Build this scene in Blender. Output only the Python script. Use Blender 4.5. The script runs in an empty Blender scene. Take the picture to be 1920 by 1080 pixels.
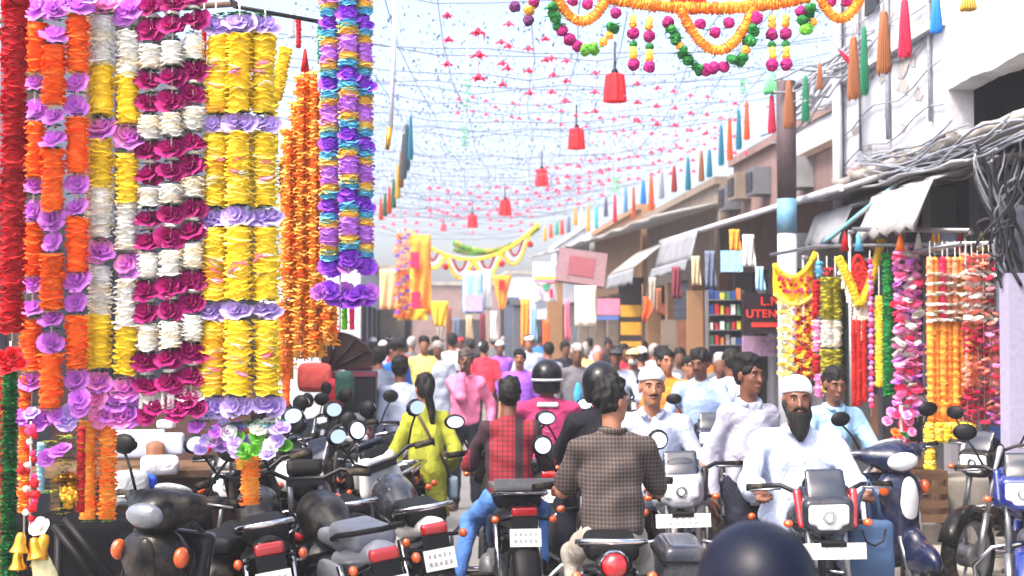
import bpy, math, random
import numpy as np
from mathutils import Vector, Matrix, Euler, Quaternion
random.seed(7); np.random.seed(7)
scene = bpy.context.scene
COL = scene.collection
R_ = math.radians

# ---------------------------------------------------------------- camera
F = 2667.0                                    # focal length in photograph pixels (50 mm)
cam_d = bpy.data.cameras.new('camera'); cam = bpy.data.objects.new('camera', cam_d); COL.objects.link(cam)
cam.location = (0, 0, 1.8)
cam.rotation_euler = (R_(90 + 1.83), 0, R_(-3.43))
cam_d.lens = 50; cam_d.sensor_width = 36; cam_d.clip_end = 2000; cam_d.clip_start = .05
cam_d.dof.use_dof = True; cam_d.dof.focus_distance = 6.8; cam_d.dof.aperture_fstop = 3.2
scene.camera = cam
CR = cam.rotation_euler.to_matrix(); CL = Vector((0, 0, 1.8))
def at(px, py, d):
    """world point seen at photograph pixel (px,py), d metres in front of the camera"""
    return CL + CR @ Vector(((px - 960) / F * d, (540 - py) / F * d, -d))
def ground(px, d):
    p = at(px, 625, d); return Vector((p.x, p.y, 0))

# ---------------------------------------------------------------- sky, sun, exposure
SUN_EL, SUN_AZ = R_(55), R_(232)               # azimuth the light comes FROM, clockwise from +Y
w = bpy.data.worlds.new('World'); scene.world = w; w.use_nodes = True
nt = w.node_tree; nt.nodes.clear()
sky = nt.nodes.new('ShaderNodeTexSky'); sky.sky_type = 'NISHITA'; sky.sun_disc = False
sky.sun_elevation = SUN_EL; sky.sun_rotation = SUN_AZ
sky.air_density = 0.7; sky.dust_density = 6.0; sky.ozone_density = 0.3
bg = nt.nodes.new('ShaderNodeBackground'); bg.inputs['Strength'].default_value = 0.15
out = nt.nodes.new('ShaderNodeOutputWorld')
nt.links.new(sky.outputs[0], bg.inputs[0]); nt.links.new(bg.outputs[0], out.inputs[0])
sl = bpy.data.lights.new('sun', 'SUN'); sl.energy = 1.1; sl.angle = R_(10); sl.color = (1, .95, .87)
so = bpy.data.objects.new('sun', sl); COL.objects.link(so)
sdir = Vector((math.sin(SUN_AZ) * math.cos(SUN_EL), math.cos(SUN_AZ) * math.cos(SUN_EL), math.sin(SUN_EL)))
so.rotation_euler = sdir.to_track_quat('Z', 'Y').to_euler(); so.location = (0, 0, 30)
vs = scene.view_settings
vs.view_transform = 'Standard'; vs.look = 'None'; vs.exposure = 2.0; vs.gamma = 1; vs.use_curve_mapping = False
scene.render.engine = 'CYCLES'
scene.cycles.max_bounces = 5; scene.cycles.diffuse_bounces = 3; scene.cycles.glossy_bounces = 2
scene.cycles.transmission_bounces = 3; scene.cycles.volume_bounces = 0; scene.cycles.caustics_reflective = False
scene.cycles.use_denoising = True

# ---------------------------------------------------------------- materials
def lin(c):
    def f(u):
        u = u / 255
        return u / 12.92 if u <= .04045 else ((u + .055) / 1.055) ** 2.4
    return (f(c[0]), f(c[1]), f(c[2]), 1)
MATS = {}
def mat(name, rgb, rough=.7, metal=0, var=.15, scale=25, bump=0, trans=0, ovar=.0, coat=0, dirt=None, dist=.01, warp=0):
    if name in MATS: return MATS[name]
    m = bpy.data.materials.new(name); m.use_nodes = True
    n = m.node_tree.nodes; L = m.node_tree.links
    b = n['Principled BSDF']; c = lin(rgb)
    b.inputs['Roughness'].default_value = rough; b.inputs['Metallic'].default_value = metal
    if max(rgb) < 60 and metal < .3: b.inputs['Specular IOR Level'].default_value = .06 if rough > .6 else .16
    if coat: b.inputs['Coat Weight'].default_value = coat; b.inputs['Coat Roughness'].default_value = .08
    tc = n.new('ShaderNodeTexCoord')
    nz = n.new('ShaderNodeTexNoise'); nz.inputs['Scale'].default_value = scale; nz.inputs['Detail'].default_value = 4; nz.inputs['Distortion'].default_value = warp
    L.new(tc.outputs['Object'], nz.inputs['Vector'])
    mr = n.new('ShaderNodeMapRange'); mr.inputs[1].default_value = .3; mr.inputs[2].default_value = .7
    mr.inputs[3].default_value = 1 - var; mr.inputs[4].default_value = 1 + var
    L.new(nz.outputs['Fac'], mr.inputs[0])
    val = mr.outputs[0]
    if ovar:
        oi = n.new('ShaderNodeObjectInfo'); m2 = n.new('ShaderNodeMapRange')
        m2.inputs[3].default_value = 1 - ovar; m2.inputs[4].default_value = 1 + ovar
        L.new(oi.outputs['Random'], m2.inputs[0])
        mu = n.new('ShaderNodeMath'); mu.operation = 'MULTIPLY'
        L.new(val, mu.inputs[0]); L.new(m2.outputs[0], mu.inputs[1]); val = mu.outputs[0]
    mx = n.new('ShaderNodeVectorMath'); mx.operation = 'SCALE'; mx.inputs[0].default_value = c[:3]
    L.new(val, mx.inputs['Scale']); colout = mx.outputs[0]
    if dirt:
        nz2 = n.new('ShaderNodeTexNoise'); nz2.inputs['Scale'].default_value = dirt[1]; nz2.inputs['Detail'].default_value = 8
        nz2.inputs['Roughness'].default_value = .7
        L.new(tc.outputs['Object'], nz2.inputs['Vector'])
        m3 = n.new('ShaderNodeMapRange'); m3.inputs[1].default_value = .48; m3.inputs[2].default_value = .72
        m3.inputs[4].default_value = dirt[2]
        L.new(nz2.outputs['Fac'], m3.inputs[0])
        mix = n.new('ShaderNodeMix'); mix.data_type = 'RGBA'
        L.new(m3.outputs[0], mix.inputs[0]); L.new(colout, mix.inputs[6]); mix.inputs[7].default_value = lin(dirt[0])
        colout = mix.outputs[2]
    L.new(colout, b.inputs['Base Color'])
    if bump:
        bp = n.new('ShaderNodeBump'); bp.inputs['Strength'].default_value = bump; bp.inputs['Distance'].default_value = dist
        L.new(nz.outputs['Fac'], bp.inputs['Height']); L.new(bp.outputs[0], b.inputs['Normal'])
    if trans:
        t = n.new('ShaderNodeBsdfTranslucent'); L.new(colout, t.inputs[0])
        ms = n.new('ShaderNodeMixShader'); ms.inputs[0].default_value = trans
        L.new(b.outputs[0], ms.inputs[1]); L.new(t.outputs[0], ms.inputs[2])
        L.new(ms.outputs[0], n['Material Output'].inputs[0])
    MATS[name] = m
    return m
def pet(name, rgb): return mat('petal_' + name, rgb, .75, var=.14, scale=40, trans=.3, ovar=.14)
def cloth(name, rgb, bump=.5): return mat('cloth_' + name, rgb, .85, var=.12, scale=9, bump=max(bump, .5), dist=.035, warp=1.6)
def paint(name, rgb, rough=.25, coat=.6): return mat('paint_' + name, rgb, rough, var=.06, scale=8, coat=coat, dirt=((120, 110, 100), 9, .25))

def plaid_mat(name, base, lines, sx, sz, wx, wz, bands=None):
    """woven check: lines across object X and Z"""
    if name in MATS: return MATS[name]
    m = bpy.data.materials.new(name); m.use_nodes = True; n = m.node_tree.nodes; L = m.node_tree.links
    b = n['Principled BSDF']; b.inputs['Roughness'].default_value = .85
    tc = n.new('ShaderNodeTexCoord'); sp = n.new('ShaderNodeSeparateXYZ'); L.new(tc.outputs['Object'], sp.inputs[0])
    def stripe(sock, freq, width, off=0):
        a = n.new('ShaderNodeMath'); a.operation = 'MULTIPLY_ADD'; a.inputs[1].default_value = freq; a.inputs[2].default_value = off; L.new(sock, a.inputs[0])
        f = n.new('ShaderNodeMath'); f.operation = 'FRACT'; L.new(a.outputs[0], f.inputs[0])
        l = n.new('ShaderNodeMath'); l.operation = 'LESS_THAN'; l.inputs[1].default_value = width; L.new(f.outputs[0], l.inputs[0])
        return l.outputs[0]
    a = stripe(sp.outputs[0], sx, wx, .37); c = stripe(sp.outputs[2], sz, wz) if sz else None
    cur = None
    nz = n.new('ShaderNodeTexNoise'); nz.inputs['Scale'].default_value = 14; L.new(tc.outputs['Object'], nz.inputs[0])
    mixb = n.new('ShaderNodeMix'); mixb.data_type = 'RGBA'; mixb.inputs[6].default_value = lin(base)
    mixb.inputs[7].default_value = lin(tuple(int(v * .75) for v in base)); L.new(nz.outputs[0], mixb.inputs[0]); cur = mixb.outputs[2]
    for s, col, fac in ((a, lines, .7), (c, lines, .7)):
        if s is None: continue
        mm = n.new('ShaderNodeMath'); mm.operation = 'MULTIPLY'; mm.inputs[1].default_value = fac; L.new(s, mm.inputs[0])
        mx = n.new('ShaderNodeMix'); mx.data_type = 'RGBA'; mx.inputs[7].default_value = lin(col)
        L.new(mm.outputs[0], mx.inputs[0]); L.new(cur, mx.inputs[6]); cur = mx.outputs[2]
    if bands:                                        # broad vertical bands (x0,x1,colour)
        for x0, x1, col in bands:
            g = n.new('ShaderNodeMath'); g.operation = 'COMPARE'; g.inputs[1].default_value = (x0 + x1) / 2; g.inputs[2].default_value = abs(x1 - x0) / 2
            L.new(sp.outputs[0], g.inputs[0])
            mx = n.new('ShaderNodeMix'); mx.data_type = 'RGBA'; mx.inputs[7].default_value = lin(col)
            L.new(g.outputs[0], mx.inputs[0]); L.new(cur, mx.inputs[6]); cur = mx.outputs[2]
    L.new(cur, b.inputs['Base Color'])
    MATS[name] = m; return m

# ---------------------------------------------------------------- mesh building
class MB:
    def __init__(s): s.v = []; s.f = []; s.m = []; s.sm = []
    def add(s, V, Fs, m=0, smooth=False):
        o = len(s.v); s.v += [tuple(v) for v in V]
        for f in Fs: s.f.append(tuple(i + o for i in f)); s.m.append(m); s.sm.append(smooth)
        return s
    def box(s, c, size, R=None, m=0):
        hx, hy, hz = size[0] / 2, size[1] / 2, size[2] / 2; c = Vector(c)
        V = []
        for x, y, z in ((-1,-1,-1),(1,-1,-1),(1,1,-1),(-1,1,-1),(-1,-1,1),(1,-1,1),(1,1,1),(-1,1,1)):
            p = Vector((x * hx, y * hy, z * hz)); V.append(c + (R @ p if R else p))
        return s.add(V, [(3,2,1,0),(4,5,6,7),(0,1,5,4),(1,2,6,5),(2,3,7,6),(3,0,4,7)], m)
    def bbox(s, x0, x1, y0, y1, z0, z1, m=0):
        return s.box(((x0 + x1) / 2, (y0 + y1) / 2, (z0 + z1) / 2), (x1 - x0, y1 - y0, z1 - z0), None, m)
    def tube(s, pts, r, n=6, m=0, cap=True):
        pts = [Vector(p) for p in pts]; k = len(pts)
        rs = r if isinstance(r, (list, tuple)) else [r] * k
        t0 = (pts[1] - pts[0]).normalized()
        u = t0.orthogonal().normalized(); V = []; prev = t0
        for i, p in enumerate(pts):
            t = (pts[min(i + 1, k - 1)] - pts[max(i - 1, 0)]).normalized()
            u = (prev.rotation_difference(t) @ u); u = (u - t * u.dot(t)).normalized(); prev = t
            wv = t.cross(u)
            for j in range(n):
                a = 2 * math.pi * j / n; V.append(p + (u * math.cos(a) + wv * math.sin(a)) * rs[i])
        Fs = [(i * n + j, i * n + (j + 1) % n, (i + 1) * n + (j + 1) % n, (i + 1) * n + j) for i in range(k - 1) for j in range(n)]
        s.add(V, Fs, m, True)
        if cap:
            o = len(s.v) - k * n
            s.f.append(tuple(o + j for j in reversed(range(n)))); s.m.append(m); s.sm.append(False)
            s.f.append(tuple(o + (k - 1) * n + j for j in range(n))); s.m.append(m); s.sm.append(False)
        return s
    def lathe(s, prof, n=16, M=None, m=0, smooth=True):
        V = []; k = len(prof)
        for r, z in prof:
            for j in range(n):
                a = 2 * math.pi * j / n; p = Vector((r * math.cos(a), r * math.sin(a), z)); V.append(M @ p if M else p)
        Fs = [(i * n + j, i * n + (j + 1) % n, (i + 1) * n + (j + 1) % n, (i + 1) * n + j) for i in range(k - 1) for j in range(n)]
        return s.add(V, Fs, m, smooth)
    def ell(s, c, r, n=12, R=None, m=0):
        prof = [(math.sin(math.pi * i / (n // 2)) + 1e-4, -math.cos(math.pi * i / (n // 2))) for i in range(n // 2 + 1)]
        M = Matrix.Translation(c) @ (R.to_4x4() if R else Matrix()) @ Matrix.Diagonal((r[0], r[1], r[2], 1))
        return s.lathe(prof, n, M, m)
    def mesh(s, name, nm=None):
        me = bpy.data.meshes.new(name); me.from_pydata(s.v, [], s.f)
        me.polygons.foreach_set('material_index', s.m); me.polygons.foreach_set('use_smooth', s.sm)
        for _ in range(nm or (max(s.m) + 1 if s.m else 1)): me.materials.append(None)
        me.update(); return me
CACHE = {}
def cached(key, fn):
    if key not in CACHE: CACHE[key] = fn()
    return CACHE[key]
def ob(name, me, mats, parent=None, M=None, **props):
    """link ONE mesh object; mats on the object so that meshes can be shared"""
    o = bpy.data.objects.new(name, me); COL.objects.link(o)
    if me is not None and not isinstance(mats, (list, tuple)): mats = [mats]
    if me is not None:
        while len(me.materials) < len(mats): me.materials.append(None)
        for sl_, m in zip(o.material_slots, mats): sl_.link = 'OBJECT'; sl_.material = m
    if parent: o.parent = parent
    if M is not None: o.matrix_basis = M
    for k, v in props.items(): o[k] = v
    return o
def thing(name, label, cat, loc=(0, 0, 0), rz=0, group=None, rot=None):
    o = bpy.data.objects.new(name, None); COL.objects.link(o); o.location = loc
    o.rotation_euler = rot if rot else (0, 0, rz); o.empty_display_size = .1
    o['label'] = label; o['category'] = cat
    if group: o['group'] = group
    return o
def tag(o, label, cat, group=None):
    o['label'] = label; o['category'] = cat
    if group: o['group'] = group
    return o
def T(x, y, z): return Matrix.Translation((x, y, z))
def S(x, y, z): return Matrix.Diagonal((x, y, z, 1))
def RZ(a): return Matrix.Rotation(a, 4, 'Z')
def RX(a): return Matrix.Rotation(a, 4, 'X')
def RY(a): return Matrix.Rotation(a, 4, 'Y')

def sheet(rows, thick=.012):
    """closed thin solid from a grid of points"""
    nr, nc = len(rows), len(rows[0]); P = [Vector(p) for r in rows for p in r]
    N = []
    for i in range(nr):
        for j in range(nc):
            a = P[min(i + 1, nr - 1) * nc + j] - P[max(i - 1, 0) * nc + j]; b = P[i * nc + min(j + 1, nc - 1)] - P[i * nc + max(j - 1, 0)]
            nn = a.cross(b); N.append(nn.normalized() if nn.length > 1e-9 else Vector((0, 0, 1)))
    V = P + [p - n * thick for p, n in zip(P, N)]; o = nr * nc; Fs = []
    for i in range(nr - 1):
        for j in range(nc - 1):
            a, b, c, d = i * nc + j, i * nc + j + 1, (i + 1) * nc + j + 1, (i + 1) * nc + j
            Fs.append((d, c, b, a)); Fs.append((a + o, b + o, c + o, d + o))
    edge = [j for j in range(nc)] + [i * nc + nc - 1 for i in range(1, nr)] + [(nr - 1) * nc + j for j in range(nc - 2, -1, -1)] + [i * nc for i in range(nr - 2, 0, -1)]
    for k in range(len(edge)):
        a, b = edge[k], edge[(k + 1) % len(edge)]; Fs.append((a, b, b + o, a + o))
    return MB().add(V, Fs, 0, True)

# ---------------------------------------------------------------- signed-distance modelling
def Pcap(a, b, ra, rb=None, k=None): return ('c', np.array(a, float), np.array(b, float), ra, ra if rb is None else rb, k)
def Pell(c, r, R=None, k=None): return ('e', np.array(c, float), np.array(r, float), None if R is None else np.array(R, float), k)
def Pbox(c, h, rd=.02, R=None, k=None): return ('b', np.array(c, float), np.array(h, float), None if R is None else np.array(R, float), rd, k)
def Pcut(p): return ('sub', p)
def Pplane(o, nrm): return ('p', np.array(o, float), np.array(nrm, float) / np.linalg.norm(nrm))
def _bb(p):
    if p[0] == 'c':
        r = max(p[3], p[4]); return np.minimum(p[1], p[2]) - r, np.maximum(p[1], p[2]) + r
    if p[0] in 'eb':
        h = p[2]
        if p[3] is not None: h = np.abs(p[3]) @ h
        return p[1] - h, p[1] + h
def _ev(p, X):
    if p[0] == 'c':
        pa = X - p[1]; ba = p[2] - p[1]; t = np.clip(pa @ ba / max(ba @ ba, 1e-9), 0, 1)
        return np.linalg.norm(pa - t[..., None] * ba, axis=-1) - (p[3] + (p[4] - p[3]) * t)
    if p[0] == 'e':
        q = X - p[1]
        if p[3] is not None: q = q @ p[3]
        k0 = np.linalg.norm(q / p[2], axis=-1); k1 = np.linalg.norm(q / p[2] ** 2, axis=-1)
        return k0 * (k0 - 1) / np.maximum(k1, 1e-6)
    if p[0] == 'b':
        q = X - p[1]
        if p[3] is not None: q = q @ p[3]
        q = np.abs(q) - (p[2] - p[4]); return np.linalg.norm(np.maximum(q, 0), axis=-1) + np.minimum(q.max(-1), 0) - p[4]
    if p[0] == 'p': return (X - p[1]) @ p[2]
def sdf_mesh(name, prims, h=.012, k=.03, fold=0, seed=0, ff=1.0):
    adds = [p for p in prims if p[0] != 'sub']; subs = [p[1] for p in prims if p[0] == 'sub']
    bbs = [_bb(p) for p in adds]
    lo = np.min([b[0] for b in bbs], 0) - 3 * h - .02; hi = np.max([b[1] for b in bbs], 0) + 3 * h + .02
    n = np.ceil((hi - lo) / h).astype(int) + 1
    ax = [lo[i] + h * np.arange(n[i]) for i in range(3)]
    D = np.full(n, .25, np.float32)
    def block(b, mg):
        i0 = np.maximum(np.floor((b[0] - mg - lo) / h).astype(int), 0); i1 = np.minimum(np.ceil((b[1] + mg - lo) / h).astype(int) + 1, n)
        sl_ = tuple(slice(a, c) for a, c in zip(i0, i1))
        g = np.stack(np.meshgrid(*[ax[i][sl_[i]] for i in range(3)], indexing='ij'), -1)
        return sl_, g
    for p, b in zip(adds, bbs):
        kk = p[-1] if p[-1] is not None else k
        sl_, g = block(b, kk + 2 * h); d = _ev(p, g); A = D[sl_]
        hh = np.maximum(kk - np.abs(A - d), 0) / max(kk, 1e-6)
        D[sl_] = np.minimum(A, d) - hh * hh * kk * .25
    if fold:
        rs = np.random.RandomState(seed); g = np.stack(np.meshgrid(*ax, indexing='ij'), -1)
        for q in range(5):
            dv = rs.normal(size=3) * np.array([1, 1, .7]); dv /= np.linalg.norm(dv); fr = rs.uniform(22, 55) * ff
            D += fold / 2.2 * np.sin(g @ dv * fr + rs.uniform(0, 6) + 1.3 * np.sin(g[..., (q + 1) % 3] * 14))
    for p in subs:
        if p[0] == 'p':
            g = np.stack(np.meshgrid(*ax, indexing='ij'), -1); D = np.maximum(D, -_ev(p, g))
        else:
            sl_, g = block(_bb(p), 2 * h); D[sl_] = np.maximum(D[sl_], -_ev(p, g))
    D[0] = D[-1] = .2; D[:, 0] = D[:, -1] = .2; D[:, :, 0] = D[:, :, -1] = .2
    ins = D < 0
    # surface nets
    c8 = np.zeros(n - 1, np.int8)
    for dx in (0, 1):
        for dy in (0, 1):
            for dz in (0, 1): c8 += ins[dx:n[0] - 1 + dx, dy:n[1] - 1 + dy, dz:n[2] - 1 + dz]
    act = (c8 > 0) & (c8 < 8); idx = np.argwhere(act); vid = np.full(n - 1, -1, np.int64); vid[act] = np.arange(len(idx))
    off = [(0,0,0),(1,0,0),(0,1,0),(1,1,0),(0,0,1),(1,0,1),(0,1,1),(1,1,1)]
    cv = np.stack([D[idx[:, 0] + o[0], idx[:, 1] + o[1], idx[:, 2] + o[2]] for o in off], 1)
    acc = np.zeros((len(idx), 3)); cnt = np.zeros(len(idx))
    for a, b in ((0,1),(2,3),(4,5),(6,7),(0,2),(1,3),(4,6),(5,7),(0,4),(1,5),(2,6),(3,7)):
        va, vb = cv[:, a], cv[:, b]; cr = (va < 0) != (vb < 0)
        t = np.where(cr, va / np.where(cr, va - vb, 1), 0)
        pa = np.array(off[a], float); pb = np.array(off[b], float)
        acc += np.where(cr[:, None], pa + t[:, None] * (pb - pa), 0); cnt += cr
    V = lo + h * (idx + acc / cnt[:, None])
    quads = []
    for axn in range(3):
        s0 = [slice(1, n[i] - 1) for i in range(3)]; s1 = list(s0)
        s0[axn] = slice(0, n[axn] - 1); s1[axn] = slice(1, n[axn])
        a, b = ins[tuple(s0)], ins[tuple(s1)]
        u, w_ = (axn + 1) % 3, (axn + 2) % 3
        for flip, sel in ((False, a & ~b), (True, ~a & b)):
            e = np.argwhere(sel)
            if not len(e): continue
            base = e.copy()
            for i in range(3):
                if i != axn: base[:, i] += 1
            def vv(du, dw):
                q = base.copy(); q[:, u] += du; q[:, w_] += dw; return vid[q[:, 0], q[:, 1], q[:, 2]]
            q = np.stack([vv(-1, -1), vv(0, -1), vv(0, 0), vv(-1, 0)], 1)
            quads.append(q[:, ::-1] if flip else q)
    Q = np.concatenate(quads)
    me = bpy.data.meshes.new(name)
    me.vertices.add(len(V)); me.vertices.foreach_set('co', V.astype(np.float32).ravel())
    me.loops.add(len(Q) * 4); me.loops.foreach_set('vertex_index', Q.astype(np.int32).ravel())
    me.polygons.add(len(Q)); me.polygons.foreach_set('loop_start', (np.arange(len(Q)) * 4).astype(np.int32))
    me.polygons.foreach_set('use_smooth', np.ones(len(Q), bool)); me.update(calc_edges=True); me.validate()
    me.materials.append(None)
    return me

# common materials
BLACK = mat('black_plastic', (13, 13, 15), .5, var=.2, scale=12)
RUBBER = mat('tyre_rubber', (20, 20, 22), .85, var=.2, scale=30, dirt=((120, 108, 92), 12, .5))
CHROME = mat('chrome', (215, 218, 222), .14, 1, var=.05)
STEEL = mat('brushed_steel', (150, 152, 156), .38, .9, var=.12)
ALLOY = mat('cast_alloy', (128, 130, 134), .5, .6, var=.15, dirt=((70, 62, 54), 14, .6))
DARKM = mat('dark_metal', (26, 27, 30), .45, .5, var=.2)
SEATV = mat('seat_vinyl', (14, 14, 16), .6, var=.15, scale=40, bump=.15)
GLASSW = mat('headlamp_glass', (225, 228, 230), .12, 0, var=.05, coat=1)
REDL = mat('tail_lens', (168, 8, 16), .2, var=.1, coat=1)
AMBER = mat('amber_lens', (196, 78, 8), .2, var=.1, coat=1)
PLATE = mat('plate_white', (225, 224, 218), .45, var=.06, dirt=((120, 110, 95), 20, .3))
MIRROR = mat('mirror_glass', (245, 246, 248), .03, 1, var=.01)
SMOKE = mat('smoked_visor', (34, 40, 52), .12, var=.05, coat=1)
STRING = mat('string', (190, 190, 182), .8)
WOOD = mat('old_wood', (96, 70, 48), .75, var=.3, scale=14, bump=.3)
# ================================================================ SETTING
ASPH = mat('asphalt', (126, 124, 122), .9, var=.14, scale=60, bump=.3, dirt=((92, 88, 84), 1.3, .6))
CONC = mat('worn_concrete', (150, 145, 138), .9, var=.15, scale=8, bump=.3, dirt=((88, 82, 76), 3, .7))
WHITE = mat('whitewash', (184, 187, 196), .85, var=.06, scale=5, bump=.25, dirt=((112, 116, 128), 1.9, .7))
CREAM = mat('cream_plaster', (124, 112, 100), .85, var=.08, scale=4, bump=.15, dirt=((76, 68, 62), 1.6, .6))
PINKP = mat('pink_plaster', (128, 104, 100), .85, var=.1, scale=4, bump=.15, dirt=((74, 60, 58), 1.8, .6))
GREYP = mat('grey_plaster', (92, 94, 102), .85, var=.12, scale=4, bump=.2, dirt=((96, 96, 102), 1.8, .6))
BEIGE = mat('ochre_plaster', (148, 112, 80), .85, var=.1, scale=5, bump=.15, dirt=((140, 104, 76), 2, .6))
TAN = mat('brown_panel', (120, 78, 54), .7, var=.2, scale=9, bump=.2)
SHUT = mat('shutter_blue_grey', (96, 106, 124), .55, .3, var=.12, scale=6, dirt=((70, 64, 60), 4, .5))
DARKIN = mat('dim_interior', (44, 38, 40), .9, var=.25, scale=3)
CANVAS = mat('white_canvas', (166, 166, 166), .8, var=.06, scale=3, bump=.2, trans=.25, dirt=((124, 120, 116), 2.6, .7))
CANVASG = mat('grey_canvas', (146, 150, 158), .8, var=.08, scale=3, bump=.2, trans=.2, dirt=((98, 96, 96), 2.6, .6))
TIN = mat('tin_sheet', (146, 148, 152), .5, .25, var=.1, scale=4, dirt=((120, 104, 92), 2.5, .5))
RUST = mat('rusty_iron', (96, 74, 62), .8, .3, var=.25, scale=15)
CABLE = mat('black_cable', (46, 47, 52), .6, var=.2)
CABLEG = mat('grey_cable', (128, 132, 142), .6, var=.2)

# ground
def grid_sheet(x0, x1, y0, y1, z):
    return MB().add([(x0, y0, z), (x1, y0, z), (x1, y1, z), (x0, y1, z)], [(0, 1, 2, 3)])
ob('ground', grid_sheet(-400, 400, -60, 900, -.012).mesh('ground'), CONC, kind='structure')
ob('street', grid_sheet(-2.3, 3.75, -8, 75, 0).mesh('street'), ASPH, kind='structure')
ob('pavement', MB().bbox(3.75, 5.2, -8, 75, -.05, .13).mesh('pavement'), CONC, kind='structure')
ob('gutter', grid_sheet(3.45, 3.749, -8, 75, .004).mesh('gutter'), mat('gutter', (92, 90, 88), .8, var=.2), kind='structure')
ob('kerb', MB().bbox(-2.6, -2.3, -8, 75, -.05, .12).mesh('kerb'), CONC, kind='structure')

GOODC = [(178, 44, 52), (44, 78, 150), (220, 196, 70), (230, 230, 226), (120, 80, 130), (70, 120, 90), (210, 120, 60), (150, 150, 156)]
GOODN = ['red', 'blue', 'yellow', 'white', 'purple', 'green', 'orange', 'grey']
GOODM = [mat('goods_%d' % i, c, .5, var=.12) for i, c in enumerate(GOODC)]
def roof_edge(parent, name, x0, x1, y0, y1, za, zb, m, wall_rise=.25, thick=.03, sag=.02):
    """lean-to sheet roof: outer edge x0 (height za..zb along the street), inner edge x1 higher"""
    rows = []
    for i in range(5):
        t = i / 4; row = []
        for j in range(13):
            s = j / 12; z = za + (zb - za) * s + wall_rise * t - sag * math.sin(s * math.pi * 5) * (1 - t)
            row.append((x0 + (x1 - x0) * t, y0 + (y1 - y0) * s, z + random.uniform(-.008, .008)))
        rows.append(row)
    return ob(name, sheet(rows, thick).mesh(name), m, parent)
def valance(parent, x, y0, y1, z0, z1, m, scallop=.05, n=9, lean=-.1):
    rows = []
    for i in range(5):
        t = i / 4; row = []
        for j in range(n * 2 + 1):
            s = j / (n * 2); zb = z1 - (scallop if j % 2 else 0)
            row.append((x + lean * t + .03 * math.sin(j * 1.9) * t, y0 + (y1 - y0) * s, z0 + (zb - z0) * t))
        rows.append(row)
    return ob('valance', sheet(rows, .008).mesh('valance'), m, parent)

def shop(label, y0, y1, X, H, wallm, pillm, n=2, group=None, depth=2.2, lintel=2.75, seed=0, shutters=(), name='shop_building', par_x=None):
    rs = random.Random(seed); t = thing(name, label, 'shop', (X, (y0 + y1) / 2, 0), 0, group)
    oy = -(y0 + y1) / 2
    def L(b): return b
    L_ = y1 - y0; hl = L_ / 2; e = .004
    ob('upper_wall', MB().bbox(0, .25, -hl + e, hl - e, lintel, H).mesh('upper_wall'), wallm, t)
    ob('cornice', MB().bbox(-.09, .29, -hl + e, hl - e, H + .002, H + .12).mesh('cornice'), wallm, t)
    ob('roof', MB().bbox(.252, depth + .3, -hl + e, hl - e, H - .15, H - .02).mesh('roof'), CONC, t)
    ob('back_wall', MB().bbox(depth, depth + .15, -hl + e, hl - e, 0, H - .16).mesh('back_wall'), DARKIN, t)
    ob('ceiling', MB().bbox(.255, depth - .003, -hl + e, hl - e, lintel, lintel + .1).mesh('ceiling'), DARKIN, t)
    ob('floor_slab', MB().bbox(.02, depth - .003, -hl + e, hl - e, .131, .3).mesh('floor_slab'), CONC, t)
    step = L_ / n
    for i in range(n + 1):
        yc = -hl + i * step; wv = .16
        ob('pillar', MB().bbox(-.02, .26, max(yc - wv, -hl + e), min(yc + wv, hl - e), .13, lintel - .003).mesh('pillar'), pillm, t)
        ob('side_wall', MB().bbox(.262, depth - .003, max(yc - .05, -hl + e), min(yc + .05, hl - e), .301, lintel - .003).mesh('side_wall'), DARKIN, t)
    for i in range(n):
        a, b = -hl + i * step + .17, -hl + (i + 1) * step - .17
        if i in shutters:
            sh = ob('shutter', MB().bbox(.12, .15, a, b, .301, lintel - .004).mesh('shutter'), SHUT, t)
            for k in range(16):
                z = .34 + k * (lintel - .4) / 16
                ob('slat', cached(('slat', round(b - a, 2)), lambda: MB().bbox(-.022, 0, -(b - a) / 2, (b - a) / 2, 0, .1).mesh('slat')), SHUT, sh, T(.118, (a + b) / 2, z))
            continue
        for k in range(4):
            z = .75 + k * .5
            ob('shelf', MB().bbox(depth - .5, depth - .006, a, b, z, z + .03).mesh('shelf'), WOOD, t)
        ob('counter', MB().bbox(.3, .75, a + .05, b - .7, .302, 1.1).mesh('counter'), rs.choice([TAN, SHUT, GREYP]), t)
        gm = cached('goods_mesh', lambda: MB().bbox(-.5, .5, -.5, .5, 0, 1).bbox(-.51, .51, -.08, .08, .2, .8).mesh('goods'))
        for k in range(4):
            y = a + .1
            while y < b - .2:
                wd = rs.uniform(.14, .34); hh = rs.uniform(.18, .42)
                gi = rs.randrange(8); o = ob('goods_box', gm, GOODM[gi], None, T(X + depth - .26, (y0 + y1) / 2 + y + wd / 2, .785 + k * .5) @ S(.3, wd * .92, hh))
                tag(o, GOODN[gi] + ' packed goods on the dim shelves inside the open shops', 'goods', 'goods on the shop shelves'); y += wd + rs.uniform(0, .1)
        for k in range(7):          # goods hung across the shopfront
            hm = cached('hung_goods', lambda: sdf_mesh('bag', [Pbox((0, 0, -.2), (.05, .13, .17), .05), Pcap((0, -.06, -.05), (0, 0, .06), .012), Pcap((0, .06, -.05), (0, 0, .06), .012)], .02, .03))
            gi = rs.randrange(8); o = ob('hanging_bag', hm, GOODM[gi], None, T(X + .3 + rs.uniform(0, .15), (y0 + y1) / 2 + a + (b - a) * (k + .5) / 7, rs.uniform(2.2, 2.66)) @ S(1, rs.uniform(.7, 1.2), rs.uniform(.7, 1.3)))
            tag(o, GOODN[gi] + ' bag of goods hung along the top of an open shopfront', 'bag', 'bags hung across the shopfronts')
    return t

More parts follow.
